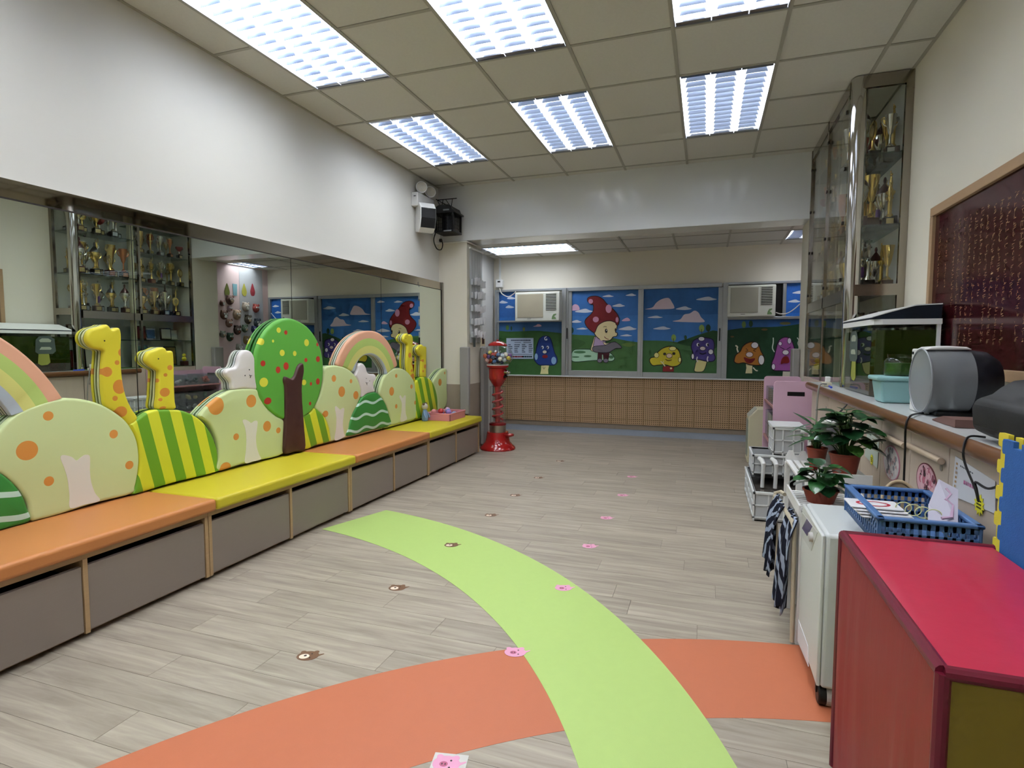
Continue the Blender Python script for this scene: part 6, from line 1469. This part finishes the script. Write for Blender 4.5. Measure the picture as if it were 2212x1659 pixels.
while y > wy0+.1:
    mb = MB(); z = wz1-.10; zb = wz0+.10 if k % 5 else wz0+.32
    while z > zb: glyph(mb, y, z, .024); z -= .034
    tag(obj('written_column', mb, GOLDI, r, world=True, fix=False), kind='stuff'); y -= .062; k += 1
mb = MB(); z = wz1-.10
while z > wz1-.42: glyph(mb, 3.80, z, .02); glyph(mb, 3.70, z-.01, .02); z -= .03
z = wz0+.28
while z > wz0+.06: glyph(mb, 3.76, z, .016); glyph(mb, 3.73, z, .016); glyph(mb, 3.70, z, .016); z -= .024
tag(obj('written_column', mb, GOLDI, r, world=True, fix=False), kind='stuff')
# ================================================================== TROPHY CABINET
cxf, cyn, cyf, cyd = 3.81, 4.395, 5.935, 5.19
STL = M('cabinet_steel', '#a39c92', .16, 1); CG = glass('cabinet_glass', '#fbfdfb', .9, .0)
r = thing('trophy_cabinet', 'tall steel and glass trophy cabinet reaching the ceiling on right wall', 'cabinet', ((cxf+W)/2, (cyn+cyf)/2, ZC))
z0, z1 = ZC+.002, H-.004
B = lambda nm, *a, m=STL: obj(nm, MB().box(*a), m, r, world=True)
B('wall_post', 4.115, W-.001, cyn, cyn+.03, z0, z1); B('top_rail', 3.87, 4.115, cyn, cyn+.03, 2.915, z1); B('side_band', 3.87, 4.115, cyn, cyn+.03, 1.555, 1.63)
obj('corner_post', MB().cyl((3.862, cyn+.05, z0), (3.862, cyn+.05, z1), .05, 28), M('chrome_post', '#c4c2bd', .07, 1), r, world=True, smooth=True)
B('front_top_rail', cxf, cxf+.025, cyn+.09, cyf, 2.915, z1); B('front_band', cxf, cxf+.025, cyn+.09, cyf, 1.52, 1.605)
B('divider_post', cxf, cxf+.03, cyd-.022, cyd+.006, z0, z1); B('end_post', cxf-.004, cxf+.03, cyf-.03, cyf, z0, z1)
B('beech_post', cxf+.10, cxf+.16, cyd-.04, cyd+.0, z0, z1, m=M('cabinet_cream_post', '#cfc7a8', .5))
B('side_pane', 3.90, 4.115, cyn+.012, cyn+.017, 1.63, 2.915, m=CG); B('side_pane', 3.90, 4.115, cyn+.012, cyn+.017, z0, 1.555, m=CG)
for a, b, x in ((cyn+.10, 4.80, cxf+.004), (4.78, cyd-.022, cxf+.012), (cyd+.006, 5.58, cxf+.004), (5.56, cyf-.03, cxf+.012)): B('front_pane', x, x+.005, a, b, 1.605, 2.915, m=CG)
for a, b, x in ((cyn+.10, cyd-.022, cxf+.006), (cyd+.006, cyf-.03, cxf+.006)): B('front_pane', x, x+.005, a, b, z0, 1.52, m=CG)
CLIP = M('clip_dark', '#3a3734', .4, .6)
for zz in (2.82, 2.44, 2.07, 1.68):
    for yy in (4.54, cyd-.03, cyf-.035): obj('pane_clip', MB().box(cxf-.008, cxf+.006, yy-.012, yy+.012, zz-.012, zz+.012), CLIP, r, world=True, bev=.003)
SG = glass('shelf_glass', '#c3d2d2', .9, .02, .03)
SH1, SH2, ZL = [1.607, 2.03, 2.50], [1.607, 2.0, 2.37, 2.70], 1.28
for z in SH1[1:]: B('glass_shelf', cxf+.03, W-.01, cyn+.035, cyd-.025, z-.010, z, m=SG)
for z in SH2[1:]: B('glass_shelf', cxf+.03, W-.01, cyd+.01, cyf-.035, z-.010, z, m=SG)
B('shelf_board', cxf+.03, W-.01, cyn+.03, cyf-.03, 1.588, 1.606, m=M('dark_shelf', '#55585c', .3)); B('glass_shelf', cxf+.03, W-.01, cyn+.035, cyf-.03, ZL-.01, ZL, m=SG)
B('green_base', cxf+.03, W-.01, cyn+.035, cyf-.03, z0, z0+.006, m=M('green_felt', '#4a6a34', .9)); B('end_board', cxf+.035, W-.004, cyf-.025, cyf-.002, z0, z1, m=M('end_board_grey', '#c3beb2', .5))
B('back_board', W-.008, W-.002, cyn+.03, cyf-.03, z0, z1, m=M('cabinet_back', '#d9dad6', .5, noise=.08, nscale=2))
struct('trim_5', MB().box(cxf, W, 5.061, cyf+.0, 0, ZC), DOORM)
# ---- trophies: a few kinds, each with its own parts; copies share meshes
GOLD, SILV, BRNZ = M('trophy_gold', '#d8b866', .22, .95), M('trophy_silver', '#d2cfc6', .18, .95), M('trophy_bronze', '#bf7648', .33, .9)
BASE = [M('trophy_base_black', '#131213', .25), M('trophy_base_maroon', '#471a1c', .3), M('trophy_base_walnut', '#4a2c1c', .35)]
PLQ = [M('plaque_gold', '#b9a672', .3, .7), M('plaque_silver', '#b9bdc2', .3, .7), M('plaque_copper', '#a9745a', .35, .7)]
GEM = [M('ribbon_red', '#8c1c22', .5), M('ribbon_purple', '#5a2f7a', .5)]
def handles(mb, rr, zc, hh, out):
    for s in (-1, 1): mb.tube([(0, s*rr*.9, zc+hh*.8), (0, s*(rr+out*.8), zc+hh), (0, s*(rr+out), zc+hh*.4), (0, s*(rr+out*.55), zc-hh*.3), (0, s*rr*.55, zc-hh*.8)], .0055, 6)
    return mb
def trophy(kind, met, base, plq, acc=None):
    """unit trophy one metre tall is too big: built 0.30 m tall and scaled on placing; front faces -x"""
    r = thing('trophy', 'x', 'trophy'); P_ = lambda nm, mb, m, sm=True: obj(nm, mb, m, r, smooth=sm)
    bh = .055
    obj('base', MB().box(-.042, .042, -.042, .042, 0, bh), base, r, bev=.004); obj('plaque', MB().box(-.0445, -.042, -.03, .03, .010, bh-.010), plq, r)
    if kind == 'lidcup':
        P_('cup', MB().lathe([(.03, bh), (.032, bh+.008), (.012, bh+.02), (.010, bh+.05), (.02, bh+.06), (.045, bh+.09), (.055, bh+.125), (.052, bh+.15), (.05, bh+.152)], (0,0,0), 20), met)
        P_('lid', MB().lathe([(.056, bh+.15), (.05, bh+.165), (.022, bh+.195), (.008, bh+.21), (.012, bh+.225), (.008, bh+.24), (.001, bh+.245)], (0,0,0), 20), base)
        P_('handles', handles(MB(), .05, bh+.115, .03, .03), met)
    elif kind == 'cup':
        P_('cup', MB().lathe([(.028, bh), (.03, bh+.008), (.01, bh+.025), (.009, bh+.08), (.018, bh+.09), (.03, bh+.12), (.042, bh+.17), (.05, bh+.21), (.046, bh+.21), (.036, bh+.165), (.001, bh+.12)], (0,0,0), 20), met)
        P_('handles', handles(MB(), .04, bh+.16, .032, .03), met)
    elif kind == 'tower':
        P_('column', MB().lathe([(.02, bh), (.022, bh+.01), (.012, bh+.02), (.014, bh+.10), (.010, bh+.105), (.03, bh+.125), (.032, bh+.135), (.008, bh+.145)], (0,0,0), 16), met)
        if acc: P_('ribbon', MB().lathe([(.016, bh+.03), (.018, bh+.06), (.016, bh+.09)], (0,0,0), 12), acc)
        f = MB(); f.tube([(0, 0, bh+.14), (0, .004, bh+.185), (0, 0, bh+.215)], [.008, .013, .007], 8); f.ball((0, 0, bh+.226), .010, 8, 6)
        f.tube([(0, .01, bh+.205), (0, .03, bh+.225), (0, .022, bh+.25)], .004, 6); f.tube([(0, -.01, bh+.205), (0, -.026, bh+.18)], .004, 6)
        P_('figure', f, met)
    elif kind == 'star':
        P_('stem', MB().lathe([(.026, bh), (.012, bh+.02), (.008, bh+.08), (.02, bh+.10), (.006, bh+.115)], (0,0,0), 16), met)
        st = MB(); st.prism([((.055 if i % 2 == 0 else .026)*math.sin(PI*i/5), bh+.165+(.055 if i % 2 == 0 else .026)*math.cos(PI*i/5)) for i in range(10)], -.006, .006, 'yz'); P_('star', st, met, False)
    elif kind == 'wreath':
        P_('stem', MB().lathe([(.024, bh), (.01, bh+.02), (.008, bh+.06)], (0,0,0), 14), met)
        P_('disc', MB().lathe([(.001, -.008), (.05, -.006), (.055, 0), (.05, .006), (.001, .008)], (0, 0, bh+.115), 24, 'x'), met)
        P_('emblem', MB().lathe([(.032, -.010), (.001, -.012)], (0, 0, bh+.115), 20, 'x'), plq)
    elif kind == 'bowl':
        P_('stem', MB().lathe([(.03, bh), (.012, bh+.015), (.010, bh+.05)], (0,0,0), 16), met)
        P_('bowl', MB().lathe([(.01, bh+.05), (.04, bh+.065), (.068, bh+.10), (.07, bh+.115), (.064, bh+.112), (.001, bh+.075)], (0,0,0), 20), acc or met)
        P_('handles', handles(MB(), .066, bh+.09, .022, .02), met)
    return r
KINDS = [('lidcup', GOLD, 0, 0, None, 'gold lidded cup trophy'), ('cup', SILV, 0, 1, None, 'silver two-handled cup trophy'), ('tower', GOLD, 0, 0, None, 'gold column trophy with figure'), ('star', GOLD, 1, 2, None, 'gold star trophy'),
         ('wreath', GOLD, 0, 0, None, 'gold disc trophy'), ('bowl', SILV, 0, 0, GEM[0], 'red bowl trophy with silver handles'), ('cup', GOLD, 2, 0, None, 'gold two-handled cup trophy'), ('tower', SILV, 0, 1, GEM[1], 'silver column trophy with purple band'),
         ('cup', BRNZ, 0, 2, None, 'bronze cup trophy'), ('lidcup', SILV, 1, 0, None, 'silver lidded cup trophy'), ('star', SILV, 0, 1, None, 'silver star trophy')]
PROTO = {}
def put(ki, x, y, z, h_, label, rz=0):
    k = KINDS[ki]
    if ki not in PROTO:
        t = trophy(k[0], k[1], BASE[k[2]], PLQ[k[3]], k[4]); PROTO[ki] = t; t.location = (x, y, z); t.rotation_euler = (0, 0, rz); t.scale = (h_/.30*.72, h_/.30*.72, h_/.30)
        tag(t, label, 'trophy', 'trophies in the glass cabinet'); return t
    return dup(PROTO[ki], (x, y, z), rz, label, 'trophies in the glass cabinet', (h_/.30*.72, h_/.30*.72, h_/.30))
lv1 = ['lowest trophy shelf', 'middle shelf', 'top shelf']; lv2 = ['lowest trophy shelf', 'second shelf', 'third shelf', 'top shelf']
rg = random.Random(17)
ROW1 = [[2, 10, 6, 7, 0, 2, 9], [9, 6, 0, 2, 3, 6, 8], [9, 4, 0, 5, 1, 10]]; HT1 = [.375, .42, .39]
ROW2 = [[0, 8, 6, 8, 1, 9, 4, 2], [2, 4, 3, 2, 7, 1, 2, 6, 4], [6, 6, 2, 8, 1, 1, 8, 6, 5], [6, 1, 8, 6, 1, 8, 6, 1]]; HT2 = [.355, .325, .285, .185]
for li, row in enumerate(ROW1):
    n = len(row)
    for k, ki in enumerate(row):
        y = cyn+.10+(cyd-cyn-.20)*(k+.5)/n; back = (k % 2 == 1); h_ = HT1[li]*(1.0 if back else .93)*rg.uniform(.95, 1.05)
        put(ki, cxf+(.185 if back else .095), y, SH1[li]+.0012, h_, '%s, near bay %s, %s from chrome post' % (KINDS[ki][5], lv1[li], ORD[k]), rg.uniform(-.2, .2))
for li, row in enumerate(ROW2):
    n = len(row)
    for k, ki in enumerate(row):
        y = cyd+.05+(cyf-cyd-.12)*(k+.5)/n; back = (k % 2 == 1); h_ = HT2[li]*(1.08 if back else .95)*rg.uniform(.95, 1.05)
        put(ki, cxf+(.185 if back else .095), y, SH2[li]+.0012, h_, '%s, far bay %s, %s from divider' % (KINDS[ki][5], lv2[li], ORD[k]), rg.uniform(-.2, .2))
BK1 = [[6, 2, 9, 4], [2, 9, 7, 0], [2, 6, 9, 1]]; BK2 = [[2, 6, 0, 9, 6], [6, 2, 1, 4, 2], [1, 6, 8, 1, 6], [6, 8, 1, 6, 8]]
for B_, HH, SHH, ya, yb, lv, bay in ((BK1, HT1, SH1, cyn+.10, cyd-.10, lv1, 'near'), (BK2, HT2, SH2, cyd+.07, cyf-.08, lv2, 'far')):
    for li, row in enumerate(B_):
        for k, ki in enumerate(row):
            put(ki, W-.062, ya+(yb-ya)*(k+.5)/len(row), SHH[li]+.0012, HH[li]*.9, '%s, %s bay %s, %s along the back row' % (KINDS[ki][5], bay, lv[li], ORD[k]), rg.uniform(-.2, .2))
# corner trophies seen through the side pane
put(1, 4.07, 4.53, SH1[2]+.0012, .30, 'silver cup trophy at the wall end of top shelf behind side glass', PI/2)
put(2, 4.08, 4.52, SH1[1]+.0012, .30, 'gold column trophy at the wall end of middle shelf behind side glass', PI/2)
# framed awards and odds on the two lowest levels
WD = M('award_wood', '#4a2f1f', .4); AW = [M('award_gold', '#9c7b3e', .35, .4), M('award_teal', '#5c8a8c', .5), M('award_cream', '#c9c2ae', .5), M('award_red', '#7c1f22', .5), M('award_blue', '#4d6fa0', .5)]
def award(x, y, z, w_, h_, fr, pic, label, lean=.06):
    r = thing('framed_award', label, 'award', (x, y, z), 0, 'framed awards in the cabinet')
    T = Matrix.Rotation(lean, 4, 'Y')
    obj('frame', MB().box(-.008, .008, -w_/2, w_/2, .004, h_).xf(T), fr, r, bev=.002); obj('plate', MB().box(-.0105, -.008, -w_/2+.015, w_/2-.015, .02, h_-.015).xf(T), pic, r)
spec = [(4.50, ZL, .15, .17, WD, AW[2]), (4.66, ZL, .13, .15, SILV, AW[2]), (4.83, ZL, .14, .18, WD, AW[0]), (5.0, ZL, .13, .14, SILV, AW[2]),
        (5.30, ZL, .16, .18, WD, AW[3]), (5.48, ZL, .14, .15, SILV, AW[4]), (5.66, ZL, .16, .16, WD, AW[2]), (5.82, ZL, .12, .15, SILV, AW[2]),
        (4.52, z0+.0065, .17, .22, WD, AW[3]), (4.72, z0+.0065, .17, .25, BASE[0], AW[2]), (4.93, z0+.0065, .19, .22, WD, AW[0]), (5.33, z0+.0065, .22, .28, SILV, AW[1]), (5.56, z0+.0065, .16, .24, WD, AW[0]), (5.76, z0+.0065, .18, .26, BASE[0], AW[0])]
fn = {WD: 'wood framed', SILV: 'silver framed', BASE[0]: 'black framed'}; pn_ = {AW[0]: 'gold', AW[1]: 'teal', AW[2]: 'cream', AW[3]: 'red', AW[4]: 'blue'}
for i, s in enumerate(spec):
    award(4.0+.05*(i % 2), s[0], s[1]+.001, s[2], s[3], s[4], s[5], '%s %s award on %s level of cabinet, %s from near end' % (fn[s[4]], pn_[s[5]], 'second lowest' if s[1] == ZL else 'lowest', ORD[i if i < 8 else i-8]))
r = thing('toy_duck', 'small yellow toy of two stacked balls on lowest cabinet level at far end', 'toy', (3.90, 5.84, z0+.0065)); YT = M('toy_yellow', '#d9cf2c', .4)
obj('stand', MB().box(-.035, .035, -.035, .035, 0, .06), BASE[1], r); obj('body', MB().ball((0, 0, .09), .03, 14, 8), YT, r, smooth=True); obj('head', MB().ball((0, 0, .14), .024, 14, 8), YT, r, smooth=True); obj('beak', MB().cone((-.02, 0, .14), (-.036, 0, .138), .007, .001, 8), M('beak_orange', '#d98a2c', .4), r)
# ================================================================== MASKS ON THE ALCOVE WALL (seen in the mirror)
mk = [((499,648),.085,'#6d4f4a','brown',1),((533,663),.085,'#b9a9a0','cream',2),((555,666),.08,'#a24a48','red',3),((486,680),.08,'#6a4c40','dark brown',2),((514,680),.09,'#a98f7c','tan',1),((497,698),.075,'#8a6c60','russet',3),
      ((538,690),.085,'#5f5850','grey brown',1),((558,698),.085,'#3f4650','slate',2),((515,713),.085,'#54423f','chocolate',3),((531,710),.07,'#566a58','green',1),((551,712),.07,'#44467c','indigo',2),((499,728),.075,'#3f5a4c','dark green',3),
      ((535,735),.08,'#7c6a4a','olive',1),((519,752),.075,'#9a9a92','pale grey',2),((505,770),.055,'#4a3c38','umber',1),((556,735),.07,'#6f7a6a','sage',2),((550,752),.07,'#a8705c','copper',3),((483,722),.06,'#7d837c','ash',1),((482,655),.05,'#7a5a54','mauve brown',2),((498,667),.05,'#b59aa4','dusty pink',3)]
WHT = M('mask_white', '#d8d8d6', .6)
for c, R_, col, nm, st in mk:
    R_ *= .9
    q = mat_(c[0], c[1], 0, W-.03)
    yy_ = min(max(q.y, 6.36+R_+.02), YWL-.05-R_)
    r = thing('paper_mask', 'round %s animal paper mask on the pink and grey alcove wall' % nm, 'mask', (W-.005, yy_, q.z-R_), 0, 'animal masks on the alcove wall'); m_ = M('mask_'+col, col, .7, noise=.25, nscale=30)
    pf = [(.001, -.045), (R_*.5, -.04), (R_*.85, -.022), (R_, -.002), (R_, 0)]
    obj('plate', MB().lathe(pf, (0, 0, R_), 18, 'x'), m_, r, smooth=True)
    for s in (-1, 1):
        obj('ear', MB().ball((-.012, s*R_*.72, R_*1.72), R_*.3, 8, 6, sx=.4), m_, r, smooth=True)
        e = obj('eye', MB().lathe([(R_*.2, -.042), (R_*.18, -.05), (.001, -.052)], (0, s*R_*.3, R_*1.15), 12, 'x'), WHT, r); obj('pupil', MB().lathe([(R_*.08, -.052), (.001, -.055)], (0, s*R_*.3, R_*1.15), 8, 'x'), BLACK, e)
    if st == 1: obj('muzzle', MB().lathe([(R_*.3, -.04), (R_*.22, -.06), (.001, -.065)], (0, 0, R_*.72), 12, 'x'), M('muzzle_tan', '#b9a48c', .7), r, smooth=True)
    elif st == 2: obj('muzzle', MB().lathe([(R_*.34, -.038), (R_*.28, -.055), (.001, -.058)], (0, 0, R_*.66), 12, 'x'), WHT, r, smooth=True)
    else: obj('muzzle', MB().lathe([(R_*.22, -.042), (R_*.16, -.058), (.001, -.06)], (0, 0, R_*.6), 12, 'x'), M('muzzle_rust', '#8c4a34', .7), r, smooth=True)
for c, col, nm, w_, h_ in (((491,626),'#6b7030','olive pear','.',0),((508,626),'#7fa9b8','pale blue cup','.',0),((528,626),'#b3ac4c','yellow pear','.',0),((546,626),'#a83a48','red drop','.',0)):
    q = mat_(c[0], c[1], 0, W-.01); yy_ = max(q.y, 6.45)
    if 'cup' in nm: o = [(-.045, .09), (.045, .09), (.035, -.09), (-.035, -.09)]
    else: o = cat_rom([(0, .10), (.025, .05), (.05, -.03), (.035, -.085), (0, -.10), (-.035, -.085), (-.05, -.03), (-.025, .05)], 4)
    solo('paper_cutout', MB().prism([(yy_+u, q.z+v) for u, v in o], W-.008, W-.0045, 'yz'), M('cut_'+col, col, .7), '%s shaped paper cut-out at the top of the mask wall' % nm, 'paper cut-out')
